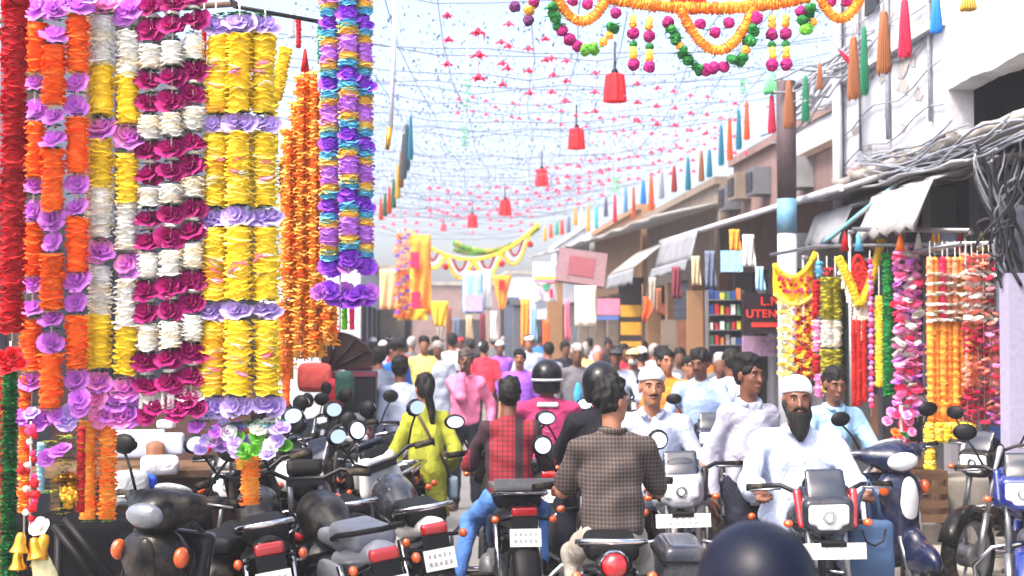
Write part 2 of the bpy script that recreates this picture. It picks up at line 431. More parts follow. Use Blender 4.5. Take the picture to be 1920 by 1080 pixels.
# ---- right row, near to far
b1 = thing('shop_building', 'whitewashed building with broken dark balcony hole at the upper right, cables hanging below it', 'building', (4.3, 12, 0))
# upper wall with a jagged lower edge and a hole
def jag(y): return 3.42 + .05 * math.sin(y * 5) + random.uniform(-.02, .02)
def wall_strip(y0, y1, z0f, z1, x=0, th=.22, n=None):
    n = n or max(2, int((y1 - y0) / .1)); front = []
    rows = [[(x, y0 + (y1 - y0) * j / n - 12, z0f(y0 + (y1 - y0) * j / n)) for j in range(n + 1)], [(x, y0 + (y1 - y0) * j / n - 12, z1) for j in range(n + 1)]]
    b = sheet(rows, th); b.sm = [False] * len(b.sm); return b
ob('upper_wall', wall_strip(11.475, 14.4, jag, 7.6).mesh('upper_wall'), WHITE, b1)
ob('upper_wall', wall_strip(7, 11.47, lambda y: 3.82 + .012 * math.sin(y * 7) + random.uniform(-.008, .008), 7.6).mesh('upper_wall'), WHITE, b1)
ob('balcony_floor', sheet([[(-.15 + random.uniform(-.05, .05), y / 10 - 12, 3.28 + random.uniform(-.02, .02)) for y in range(70, 144, 2)], [(.9, y / 10 - 12, 3.3) for y in range(70, 144, 2)]], -.09).mesh('balcony_floor'), CONC, b1)
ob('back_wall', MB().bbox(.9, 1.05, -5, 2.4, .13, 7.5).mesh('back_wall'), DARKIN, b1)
ob('roof', MB().bbox(.23, 1.06, -5, 2.4, 7.5, 7.62).mesh('roof'), WHITE, b1)
ob('corner_pillar', MB().bbox(-.06, .25, 2.405, 2.62, .13, 7.6).mesh('corner_pillar'), GREYP, b1)
ob('drain_pipe', MB().tube([(-.1, 2.3, .2), (-.1, 2.3, 7.4)], .05, 10).mesh('drain_pipe'), WHITE, b1)
for y in (-1.6, .2, 1.4):
    ob('pillar', MB().bbox(.5, .75, y - .12, y + .12, .13, 3.2).mesh('pillar'), GREYP, b1)
for k in range(9):          # ragged bricks and rubble under the wall edge
    y = -.2 + k * .27 + random.uniform(-.05, .05)
    ob('brick', cached('rubble', lambda: sdf_mesh('brick', [Pbox((0, 0, 0), (.05, .11, .04), .012)], .012, 0, .006, 3)), mat('old_brick', (150, 132, 124), .9, var=.3), b1, T(-.03 + random.uniform(-.04, .06), y, 3.40 + random.uniform(-.03, .03)) @ Euler((random.uniform(-.3, .3), random.uniform(-.3, .3), random.uniform(-.5, .5))).to_matrix().to_4x4())
for k, (ya, yb, xa, z) in enumerate(((-1.7, 1.9, -.42, 3.08),)):
    roof_edge(b1, 'tin_roof', xa, .5, ya, yb, z, z + .05, TIN, .12, .02)
ob('awning_frame', MB().tube([(-.43, -1.9, 2.45), (-.43, .45, 2.45)], .018).tube([(-.43, -.6, 2.45), (.5, -.6, 2.5)], .015).tube([(-.43, .45, 2.45), (.5, .45, 2.5)], .015).mesh('awning_frame'), STEEL, b1)
# near awnings: white valance and grey flap
a1 = ob('awning', sheet([[(-.45 + .55 * i / 4, -1.45 + 1.5 * j / 8, 2.98 + .18 * i / 4 + .02 * math.sin(j * 2)) for j in range(9)] for i in range(5)], .012).mesh('awning'), CANVAS, b1, label='white scalloped cloth awning over the near stall')
valance(a1, -.46, -1.45, .05, 2.975, 2.62, CANVAS, .05, 12, -.16)
a2 = ob('awning', sheet([[(-.45 + .55 * i / 4, .6 + 1.25 * j / 8, 2.96 + .16 * i / 4 + .02 * math.sin(j * 2)) for j in range(9)] for i in range(5)], .012).mesh('awning'), CANVASG, b1, label='torn grey cloth flap of an awning')
valance(a2, -.46, .6, 1.85, 2.955, 2.68, CANVASG, .09, 4, -.12)
for k in range(14):
    gm_ = cached('goods_mesh', lambda: MB().bbox(-.5, .5, -.5, .5, 0, 1).bbox(-.51, .51, -.08, .08, .2, .8).mesh('goods'))
    o = ob('goods_box', gm_, GOODM[(k * 3) % 8], None, T(5.0, 10.2 + (k % 7) * .55, .5 + .8 * (k // 7)) @ S(.3, .36, .5))
    tag(o, GOODN[(k * 3) % 8] + ' packed goods in the nearest stall behind the right hand garlands', 'goods', 'goods on the shop shelves')
for k in range(2): ob('shelf', MB().bbox(.5, .895, -2.2, 2.2, .42 + .8 * k, .46 + .8 * k).mesh('shelf'), WOOD, b1)
ob('poster', MB().bbox(.455, .495, .55, 1.1, 2.2, 2.75).mesh('poster'), mat('poster_blue', (150, 160, 190), .6), b1)
ob('back_panel', MB().bbox(.6, .64, -1.4, -.2, 1.9, 2.9).mesh('back_panel'), mat('maroon_panel', (112, 60, 74), .7, var=.2), b1)

b2 = shop('pink and white two storey shop row with long tin roof edge behind the painted pole', 14.7, 22, 4.8, 4.4, PINKP, GREYP, 3, seed=2)
ob('white_panel', MB().bbox(-.06, -.003, -2.4, .4, 4.08, 5.0).mesh('white_panel'), WHITE, b2, label='blank bright white hoarding on the upper wall')
ob('panel_frame', MB().bbox(-.1, -.062, -2.4, .45, 3.98, 4.06).bbox(-.1, -.062, .403, .5, 4.06, 5.1).mesh('panel_frame'), RUST, b2)
r1 = roof_edge(b2, 'tin_roof', -1.1, -.03, -5.9, 3.9, 3.12, 3.26, TIN, .35, .05)
ob('roof_edge', MB().tube([(-1.11, -5.9, 3.1), (-1.11, 3.9, 3.24)], .035).mesh('roof_edge'), WHITE, b2)
aw = ob('awning', sheet([[(-1.15 - .1 * i / 4, .6 + 3.0 * j / 8, 3.2 - .42 * i / 4 + .03 * j / 8) for j in range(9)] for i in range(5)], .012).mesh('awning'), CANVASG, b2)
valance(aw, -1.3, .6, 3.6, 2.8, 2.68, CANVASG, .04, 8, -.02)
for k, (y, z) in enumerate(((1.2, 3.75), (2.4, 3.8), (-1.0, 3.62), (3.1, 3.7))):
    f = ob('meter_box', MB().bbox(-.25, -.004, y, y + .5, z, z + .38).mesh('meter_box'), [GREYP, CREAM, TIN][k % 3], b2)
    ob('grille', MB().bbox(-.27, -.252, y + .06, y + .44, z + .06, z + .32).mesh('grille'), DARKM, f)
b3 = shop('far cream shop with a sloping white canopy and a small grey awning', 22.05, 29.5, 4.6, 4.15, CREAM, BEIGE, 3, seed=3, shutters=(1,))
roof_edge(b3, 'canopy', -1.05, -.03, -3.6, 3.7, 3.66, 3.82, CANVAS, .22, .05)
aw = ob('awning', sheet([[(-.8 - .5 * i / 4, -3.3 + 3.2 * j / 8, 3.25 - .4 * i / 4) for j in range(9)] for i in range(5)], .012).mesh('awning'), CANVAS, b3)
valance(aw, -1.31, -3.3, -.1, 2.84, 2.62, CANVASG, .04, 8, -.02)
b4 = shop('hazy beige shop further along the right side with dark shutters', 29.55, 38, 4.5, 4.4, BEIGE, CREAM, 3, seed=4, shutters=(0,))
roof_edge(b4, 'canopy', -1.05, -.03, -4.2, 4.2, 3.82, 4.05, CANVAS, .25, .05)
b5 = shop('pale shop building at the far right end of the street', 38.05, 50, 4.4, 4.7, WHITE, CREAM, 4, seed=5, shutters=(1, 3))
roof_edge(b5, 'canopy', -.95, -.03, -5.9, 4, 4.05, 4.4, CANVAS, .25, .05)
# slanted sign awning (pinkish print) and doors seen between the shops
def lit_panel(name, label, cat, px0, px1, py0, py1, d, m, th=.06, group=None, rz=0):
    c = at((px0 + px1) / 2, (py0 + py1) / 2, d); k = d / F
    o = ob(name, MB().box((0, 0, 0), ((px1 - px0) * k, th, (py1 - py0) * k)).mesh(name), m, None, T(*c) @ RZ(rz))
    return tag(o, label, cat, group)

# ---- left side (behind the garlands) and far end
lw = thing('shop_building', 'pale plastered wall of the shop behind the hanging flower garlands at left', 'building', (-2.6, 13, 0))
ob('wall', MB().bbox(-.25, 0, -4.2, 9, 2.7, 4.6).mesh('wall'), WHITE, lw)
ob('lower_wall', MB().bbox(-.25, -.005, -4.2, 9, .12, 2.697).mesh('lower_wall'), GREYP, lw)
for k in range(5): ob('pillar', MB().bbox(.002, .12, -4 + k * 3, -3.7 + k * 3, .12, 4.5).mesh('pillar'), CREAM, lw)
ob('roof', MB().bbox(-3, .12, -4.2, 9, 4.602, 4.75).mesh('roof'), CONC, lw)
def low_house(label, x0, x1, y0, y1, H, m, door_side='x'):
    t = thing('street_house', label, 'building', ((x0 + x1) / 2, (y0 + y1) / 2, 0)); hx, hy = (x1 - x0) / 2, (y1 - y0) / 2
    ob('wall', MB().bbox(-hx, hx, -hy, hy, 0, H).mesh('wall'), m, t)
    ob('roof', MB().bbox(-hx - .1, hx + .1, -hy - .1, hy + .1, H + .003, H + .14).mesh('roof'), CONC, t)
    n = max(1, int((hx if door_side == 'y' else hy) * 2 / 2.6))
    for k in range(n):
        u = (k + .5) / n * 2 - 1
        if door_side == 'x':
            ob('doorway', MB().bbox(hx - .02, hx + .03, u * hy - .8, u * hy + .8, .12, 2.4).mesh('doorway'), DARKIN, t)
            ob('window', MB().bbox(hx - .02, hx + .04, u * hy - .45, u * hy + .45, 2.9, H - .5).mesh('window'), SHUT, t) if H > 4 else None
        else:
            ob('doorway', MB().bbox(u * hx - .8, u * hx + .8, -hy - .03, -hy + .02, .12, 2.4).mesh('doorway'), DARKIN, t)
            ob('window', MB().bbox(u * hx - .5, u * hx + .5, -hy - .04, -hy + .02, 2.9, H - .5).mesh('window'), SHUT, t) if H > 4 else None
    return t
low_house('low white shop on the far left edge of the street', -6, -1.25, 27, 38, 3.3, WHITE)
low_house('low cream shop closing the far left of the street', -6, -.6, 38.2, 52, 3.5, CREAM)
low_house('pale pink house across the far end of the street', -3, 3.2, 62, 70, 3.9, PINKP, 'y')
low_house('far white house across the end of the street, right of the pink one', 3.4, 10, 60, 70, 4.3, WHITE, 'y')

# weathered detail on the white wall: ledge, conduits, small vent, peeling patches
ob('ledge', MB().bbox(-.09, -.004, -.5, 2.38, 4.36, 4.42).mesh('ledge'), WHITE, b1)
for y_, r_ in ((-.2, .018), (.9, .026), (1.75, .014)): ob('conduit', MB().tube([(-.03, y_, 3.6), (-.03, y_ + .02, 4.2), (-.03, y_, 7.5)], r_, 8).mesh('conduit'), [CABLEG, GREYP, CABLE][int(y_) % 3], b1)
PATCH = mat('bare_cement', (150, 148, 146), .95, var=.25, scale=14, bump=.4)
for k in range(16):
    n_ = 9; cy_, cz_, rr_ = random.uniform(-.3, 2.2), random.uniform(3.5, 5.3), random.uniform(.05, .2)
    P_ = [(-.004 - .0004 * k, cy_ + rr_ * random.uniform(.5, 1.4) * math.cos(6.283 * j / n_), cz_ + rr_ * .6 * random.uniform(.5, 1.3) * math.sin(6.283 * j / n_)) for j in range(n_)]
    ob('cement_patch', MB().add(P_, [tuple(range(n_))[::-1]]).mesh('cement_patch'), PATCH, b1)
for k in range(5):
    z_ = 3.7 + k * .33; ob('wall_wire', MB().tube([(-.03, -.5 + 2.9 * s / 8, z_ + .06 * math.sin(s * 1.3 + k) - .02 * s) for s in range(9)], .008, 5).mesh('wall_wire'), CABLEG, b1)
ob('vent', MB().bbox(-.03, -.003, 1.2, 1.6, 4.9, 5.2).mesh('vent'), DARKM, b1)
# painted pole
PD = 13.6
pp = at(1477, 625, PD); pole = thing('utility_pole', 'brown iron utility pole with a sky blue painted band, standing at the right kerb', 'pole', (pp.x, pp.y, .13))
def zat(py, d): return 1.8 + (625 - py) / F * d
ob('pole_shaft', MB().tube([(0, 0, zat(372, PD) - .13), (0, 0, zat(150, PD) - .13)], .092, 18).mesh('pole_shaft'), mat('pole_brown', (70, 56, 60), .7, var=.2, scale=10), pole)
ob('blue_band', MB().tube([(0, 0, zat(437, PD) - .13), (0, 0, zat(372, PD) - .131)], .095, 18).mesh('blue_band'), mat('pole_blue', (84, 132, 160), .6, var=.15, scale=8, dirt=((150, 160, 170), 6, .5)), pole)
ob('pole_base', MB().tube([(0, 0, 0), (0, 0, zat(437, PD) - .132)], .092, 18).mesh('pole_base'), mat('pole_grey', (172, 178, 190), .7, var=.12, scale=8), pole)

# right-edge post and meter cabinet
pp = at(1905, 625, 10.2); t = thing('stall_post', 'pale lavender post at the right edge behind the garlands', 'post', (pp.x, pp.y, .13))
ob('post_shaft', MB().box((0, 0, 1.05), (.17, .17, 2.1)).mesh('post_shaft'), mat('lavender_paint', (150, 147, 172), .7, var=.08), t)
ob('post_base', MB().box((0, 0, .1), (.24, .24, .2)).mesh('post_base'), CONC, t)
pp = at(1893, 510, 10.6); t = thing('cable_drum', 'rounded grey cable housing wrapped in cables at the right edge', 'cable box', pp)
ob('housing', sdf_mesh('housing', [Pcap((0, 0, -.25), (.05, 0, .25), .13, .11), Pbox((.12, .05, .1), (.14, .1, .4), .05)], .02, .05, .008), mat('cable_housing', (92, 98, 112), .7, var=.2), t)

# cable tangles: one thing per bundle of wires
rc = random.Random(5)
def cable_bundle(label, A, B, n, sag, spread, r=.012, m=CABLE):
    t = thing('cable_bundle', label, 'cables', A, 0, None)
    A, B = Vector(A), Vector(B)
    for i in range(n):
        o1 = Vector([rc.uniform(-spread, spread) for _ in range(3)]); o2 = Vector([rc.uniform(-spread, spread) for _ in range(3)]); sg = sag * rc.uniform(.3, 1.5)
        ph = rc.uniform(0, 6)
        pts = []
        for k in range(13):
            s = k / 12; p = (A + o1).lerp(B + o2, s) - A; p.z -= sg * 4 * s * (1 - s); p.x += spread * .35 * math.sin(s * 9 + ph); p.z += spread * .3 * math.sin(s * 11 + ph * 2)
            pts.append(p)
        ob('cable', MB().tube(pts, r * rc.uniform(.6, 1.4), 5).mesh('cable'), m if i % 3 else CABLEG, t)
cable_bundle('tangle of grey cables strung under the broken balcony', at(1915, 235, 9.6), at(1640, 320, 13.2), 15, .1, .12, .009, CABLEG)
cable_bundle('loose grey cables looping along the jagged wall edge', at(1800, 250, 11.0), at(1615, 300, 13.8), 12, .08, .1, .008, CABLEG)
cable_bundle('thick hanging cable bunch at the right edge above the cable housing', at(1850, 290, 10.2), at(1905, 520, 10.2), 20, -.04, .1, .011)
cable_bundle('dark cables crossing to the right edge above the pink garlands', at(1925, 300, 10.0), at(1860, 450, 10.3), 12, .1, .13, .010)
cable_bundle('single pale blue cable sloping behind the yellow toran', at(1700, 330, 12), at(1545, 455, 12.4), 2, .01, .01, .014, mat('teal_wire', (96, 150, 160), .6))
cable_bundle('bundle of wires running from the pole top to the white wall', at(1478, 170, PD), at(1625, 70, 13.8), 14, .05, .16, .012, CABLEG)
cable_bundle('sagging wires beside the white panel above the pole', at(1450, 230, 17.5), at(1600, 100, 14.4), 8, .2, .2, .01, CABLEG)
# ================================================================ VEHICLES
WHL = .30
def wheel_mesh(R, w, rimR):
    def f():
        b = MB(); prof = [(R - .055, -w * .5), (R - .02, -w * .52), (R - .004, -w * .3), (R, 0), (R - .004, w * .3), (R - .02, w * .52), (R - .055, w * .5), (R - .07, w * .3), (R - .07, -w * .3), (R - .055, -w * .5)]
        b.lathe(prof, 28, RY(math.pi / 2)); return b.mesh('wheel')
    return cached(('wheel', R), f)
def rim_mesh(R, w, spokes=10):
    def f():
        b = MB(); r0 = R - .06
        b.lathe([(r0, -w * .45), (r0 + .005, -w * .5), (r0 - .028, -w * .42), (r0 - .028, w * .42), (r0 + .005, w * .5), (r0, w * .45)], 28, RY(math.pi / 2))
        b.lathe([(.001, -.055), (.075, -.055), (.08, -.03), (.08, .03), (.075, .055), (.001, .055)], 18, RY(math.pi / 2))
        for k in range(spokes):
            a = 2 * math.pi * k / spokes
            b.tube([(0, math.cos(a) * .07, math.sin(a) * .07), (.0, math.cos(a + .12) * (r0 - .02), math.sin(a + .12) * (r0 - .02))], .011 if spokes < 12 else .004, 5)
        return b.mesh('rim')
    return cached(('rim', R, spokes), f)
def arc_fender(R, w, a0, a1, cy, cz, th=.012):
    rows = []
    for i in range(9):
        a = R_(a0 + (a1 - a0) * i / 8)
        rows.append([(w * u, cy + (R - .03 * abs(u) ** 2) * math.cos(a), cz + (R - .03 * abs(u) ** 2) * math.sin(a)) for u in (-1, -.6, 0, .6, 1)])
    return sheet(rows, -th)
def plate_marks():
    def f():
        b = MB(); rs = random.Random(3)
        for r in (0, 1):
            for k in range(5): b.box((-.068 + k * .034, 0, .022 - .044 * r), (rs.uniform(.012, .022), .002, rs.uniform(.016, .026)))
        return b.mesh('plate_marks')
    return cached('plate_marks', f)
MARKM = mat('plate_ink', (150, 150, 154), .6)
def glass_mirror(parent, side, M, x=.3, z=1.24, y=.33, base=(.2, .36, 1.04), shape='round', name='mirror'):
    b = MB().tube([(side * base[0], base[1], base[2]), (side * (base[0] + .05), base[1] - .01, (base[2] + z) / 2), (side * x, y, z - .03)], .007, 6)
    b.ell((side * x, y, z), (.07, .028, .05) if shape != 'round' else (.055, .028, .055), 12)
    o = ob(name, b.mesh('mirror'), BLACK, parent, M)
    g = MB().lathe([(.001, 0), (.043, 0), (.043, .004), (.001, .004)], 20, T(side * x, y - .028, z) @ S(1.25 if shape != 'round' else .95, 1, .86 if shape != 'round' else .95) @ RX(math.pi / 2 - .2), 0, False)
    ob('mirror_glass', g.mesh('mirror_glass'), MIRROR, o)

def motorbike(label, px, d, heading, body, accent=None, head='fairing', tail='rect', steer=0, lean=0, seatm=None, group=None, tankm=None, mirrors=True, spokes=5, lensw=GLASSW, plate_front=False, pos=None, rail=CHROME, guard=True, dz=0):
    """local +Y is forward; heading 0 = drives away down the street, 180 = towards the camera"""
    p = pos or ground(px, d)
    t = thing('motorbike', label, 'motorbike', (p.x, p.y, dz), 0, group, rot=(0, R_(lean), R_(heading)))
    if group and group.startswith('motorbikes parked in a tight'): t.scale = (.9, 1.03, 1.05)
    accent = accent or body; seatm = seatm or SEATV; tankm = tankm or body
    hd = Vector((0, .42, .95)); axv = Vector((0, -.40, .92)).normalized()
    MS = Matrix.Translation(hd) @ Matrix.Rotation(R_(steer), 4, axv) @ Matrix.Translation(-hd)
    # wheels
    wr = ob('wheel', wheel_mesh(WHL, .095, 0), RUBBER, t, T(0, -.62, WHL)); ob('rim', rim_mesh(WHL, .08, spokes), ALLOY, wr)
    wf = ob('wheel', wheel_mesh(WHL, .095, 0), RUBBER, t, MS @ T(0, .68, WHL)); ob('rim', rim_mesh(WHL, .08, spokes), ALLOY, wf)
    for s in (-1, 1):
        ob('fork_leg', cached(('fork', s), lambda: MB().tube([(s * .085, .69, .30), (s * .085, .59, .58)], .026, 8).tube([(s * .085, .59, .58), (s * .085, .43, 1.0)], .018, 8).mesh('fork_leg')), STEEL, t, MS)
        ob('shock_absorber', cached(('shock', s), lambda: MB().tube([(s * .12, -.58, .36), (s * .12, -.42, .70)], [.022, .022], 8).mesh('shock_absorber')), CHROME, t)
        ob('foot_peg', cached(('peg', s), lambda: MB().tube([(s * .1, .08, .30), (s * .3, .08, .30)], .016, 6).tube([(s * .1, -.33, .36), (s * .27, -.33, .36)], .014, 6).mesh('foot_peg')), RUBBER, t)
        ob('indicator', cached(('indf', s), lambda: MB().tube([(s * .09, .56, .88), (s * .17, .56, .88)], .01, 6, 1).ell((s * .19, .57, .88), (.026, .028, .02), 10).mesh('indicator')), [AMBER, BLACK], t, MS)
        ob('indicator', cached(('indr', s), lambda: MB().tube([(s * .07, -.72, .74), (s * .14, -.76, .74)], .01, 6, 1).ell((s * .165, -.77, .74), (.025, .026, .024), 10).mesh('indicator')), [AMBER, BLACK], t)
        ob('grip', cached(('grip', s), lambda: MB().tube([(s * .235, .335, 1.035), (s * .36, .29, 1.03)], .019, 8).mesh('grip')), RUBBER, t, MS)
        ob('lever', cached(('lever', s), lambda: MB().tube([(s * .2, .38, 1.03), (s * .25, .39, 1.03), (s * .35, .35, 1.02)], .006, 5).mesh('lever')), STEEL, t, MS)
        ob('side_panel', cached(('sidep', s), lambda: sdf_mesh('side_panel', [Pell((s * .125, -.2, .60), (.03, .17, .105)), Pell((s * .12, -.33, .66), (.025, .14, .05))], .014, .03)), accent, t)
        if mirrors: glass_mirror(t, s, MS, shape='oval' if head != 'round' else 'round')
    ob('handlebar', cached('hbar', lambda: MB().tube([(-.3, .315, 1.035), (-.2, .36, 1.045), (-.1, .40, 1.0), (.1, .40, 1.0), (.2, .36, 1.045), (.3, .315, 1.035)], .012, 7).box((0, .42, .98), (.22, .06, .03)).mesh('handlebar')), DARKM, t, MS)
    ob('instrument_cluster', cached('gauge', lambda: sdf_mesh('instrument_cluster', [Pbox((0, .46, 1.05), (.105, .03, .042), .025, Euler((R_(-30), 0, 0)).to_matrix()), Pbox((0, .47, 1.0), (.06, .03, .03), .02)], .012, .02)), BLACK, t, MS)
    ob('front_fender', cached('ffend', lambda: arc_fender(WHL + .03, .06, 20, 150, .68, WHL).mesh('front_fender')), body, t, MS)
    ob('rear_fender', cached('rfend', lambda: arc_fender(WHL + .05, .075, 35, 195, -.62, WHL).mesh('rear_fender')), BLACK, t)
    ob('tank', cached('tank', lambda: sdf_mesh('tank', [Pell((0, .13, .83), (.135, .25, .125)), Pell((0, -.06, .78), (.10, .15, .09)), Pell((0, .2, .86), (.12, .15, .1))], .014, .04)), tankm, t)
    ob('seat', cached('seat', lambda: sdf_mesh('seat', [Pbox((0, -.2, .79), (.105, .2, .045), .035), Pbox((0, -.48, .835), (.12, .2, .05), .04)], .014, .05)), seatm, t)
    tc_ = ob('tail_cowl', cached('tailc', lambda: sdf_mesh('tail_cowl', [Pcap((0, -.25, .70), (0, -.72, .785), .085, .055), Pcap((-.09, -.3, .71), (-.05, -.74, .79), .035, .03), Pcap((.09, -.3, .71), (.05, -.74, .79), .035, .03)], .014, .04)), accent, t)
    ob('grab_rail', cached('rail', lambda: MB().tube([(-.13, -.38, .82), (-.155, -.55, .86), (-.13, -.74, .89), (0, -.79, .895), (.13, -.74, .89), (.155, -.55, .86), (.13, -.38, .82)], .013, 7).mesh('grab_rail')), rail, t)
    if tail == 'round':
        ob('tail_light', cached('tlr', lambda: MB().lathe([(.001, .05), (.03, .045), (.052, .03), (.058, 0), (.058, -.04)], 16, T(0, -.78, .79) @ RX(math.pi / 2)).mesh('tail_light')), REDL, t)
        ob('lamp_rim', cached('tlrr', lambda: MB().lathe([(.058, -.045), (.066, -.045), (.068, 0), (.06, .012)], 16, T(0, -.78, .79) @ RX(math.pi / 2)).mesh('lamp_rim')), CHROME, t)
    else:
        ob('tail_light', cached('tls', lambda: sdf_mesh('tail_light', [Pbox((0, -.77, .785), (.075, .03, .028), .014)], .01, 0)), REDL, t)
    pl = ob('number_plate', cached('plate', lambda: MB().box((0, 0, 0), (.178, .006, .10)).mesh('number_plate')), PLATE, t, T(0, -.83, .645) @ RX(R_(-12)))
    ob('plate_marks', plate_marks(), MARKM, pl, T(0, -.0045, 0) @ S(.85, 1, .85))
    ob('plate_holder', cached('plh', lambda: MB().box((0, -.80, .66), (.15, .02, .2), Euler((R_(-12), 0, 0)).to_matrix()).mesh('plate_holder')), BLACK, t)
    eng = ob('engine', cached('engine', lambda: sdf_mesh('engine', [Pbox((0, .02, .36), (.115, .19, .10), .05), Pcap((0, .16, .42), (0, .27, .62), .085, .08), Pell((.13, -.02, .35), (.05, .11, .09)), Pell((-.13, -.02, .35), (.05, .11, .09))], .014, .03)), ALLOY, t)
    ob('cooling_fins', cached('fins', lambda: (lambda b: [b.box((0, .175 + .022 * k, .45 + .04 * k), (.23, .22, .010), Euler((R_(-28), 0, 0)).to_matrix()) for k in range(5)] and b)(MB()).mesh('cooling_fins')), DARKM, eng)
    ob('exhaust', cached('exh', lambda: MB().tube([(.06, .30, .55), (.09, .40, .42), (.11, .33, .27), (.13, .05, .24), (.15, -.15, .26)], .02, 8).tube([(.15, -.15, .26), (.16, -.28, .28), (.17, -.78, .36), (.17, -.86, .375)], [.025, .045, .047, .03], 12).mesh('exhaust')), CHROME, t)
    ob('frame', cached('frame', lambda: MB().tube([(0, .42, .9), (0, .36, .55), (0, .24, .27), (0, -.15, .27), (0, -.3, .45)], .02, 7).tube([(0, .42, .9), (0, .1, .74), (0, -.3, .68), (0, -.7, .72)], .022, 7).tube([(-.1, -.2, .34), (-.09, -.62, .30)], .02, 7).tube([(.1, -.2, .34), (.09, -.62, .30)], .02, 7).box((-.1, -.3, .33), (.02, .6, .1)).mesh('frame')), DARKM, t)
    ob('side_stand', cached('stand', lambda: MB().tube([(-.1, .0, .26), (-.24, -.06, .015)], .012, 6).mesh('side_stand')), DARKM, t)
    if guard: ob('leg_guard', cached('guard', lambda: MB().tube([(0, .36, .62), (-.2, .40, .60), (-.31, .40, .5), (-.31, .38, .36), (-.2, .34, .29), (0, .30, .29), (.2, .34, .29), (.31, .38, .36), (.31, .40, .5), (.2, .40, .60), (0, .36, .62)], .013, 7).mesh('leg_guard')), CHROME, t)
    if head == 'fairing':
        tl = lambda a: Euler((R_(a), 0, 0)).to_matrix()
        ob('headlight_cowl', cached('fair', lambda: sdf_mesh('headlight_cowl', [Pbox((0, .53, .93), (.125, .085, .085), .04, tl(-12)), Pbox((0, .49, 1.0), (.10, .06, .07), .035, tl(28)), Pcap((-.12, .46, .86), (-.10, .44, 1.02), .045, .03), Pcap((.12, .46, .86), (.10, .44, 1.02), .045, .03), Pbox((0, .56, .85), (.07, .06, .03), .025)], .012, .035)), body, t, MS)
        ob('headlight', cached('hl', lambda: sdf_mesh('headlight', [Pbox((0, .615, .925), (.098, .02, .05), .018, tl(-10)), Pbox((0, .61, .885), (.06, .02, .04), .02, tl(-10))], .009, .02)), lensw, t, MS)
        ob('lamp_reflector', cached('hlref', lambda: MB().lathe([(.012, .0), (.03, .004), (.034, .010), (.03, .012), (.012, .006)], 14, T(0, .630, .918) @ RX(-math.pi / 2)).mesh('lamp_reflector')), CHROME, t, MS)
        ob('visor', cached('vis', lambda: sdf_mesh('visor', [Pbox((0, .525, 1.06), (.095, .014, .085), .012, tl(34)), Pell((0, .535, 1.03), (.10, .03, .06), tl(34))], .01, .02)), SMOKE, t, MS)
        for s in (-1, 1):
            ob('cowl_stripe', cached(('cst', s), lambda: sdf_mesh('cowl_stripe', [Pcap((s * .135, .50, 1.02), (s * .128, .57, .87), .022, .014), ], .008, .01)), accent, t, MS)
    else:
        ob('headlight_shell', cached('hsh', lambda: MB().lathe([(.001, -.1), (.06, -.09), (.09, -.04), (.098, .02), (.1, .05), (.088, .055)], 20, T(0, .55, .94) @ RX(-math.pi / 2)).mesh('headlight_shell')), body if head == 'round' else CHROME, t, MS)
        ob('headlight', cached('hlr', lambda: MB().lathe([(.088, .05), (.06, .07), (.03, .078), (.001, .08)], 20, T(0, .55, .94) @ RX(-math.pi / 2)).mesh('headlight')), lensw, t, MS)
    if plate_front:
        pf = ob('number_plate', cached('platef', lambda: MB().box((0, 0, 0), (.30, .006, .075)).mesh('number_plate')), PLATE, t, MS @ T(0, .74, .77) @ RX(R_(8)))
        ob('plate_marks', plate_marks(), MARKM, pf, T(0, .0045, 0) @ S(1, 1, .55))
        ob('plate_holder', cached('plhf', lambda: MB().box((0, .70, .80), (.12, .09, .02)).mesh('plate_holder')), BLACK, t, MS)
    return t

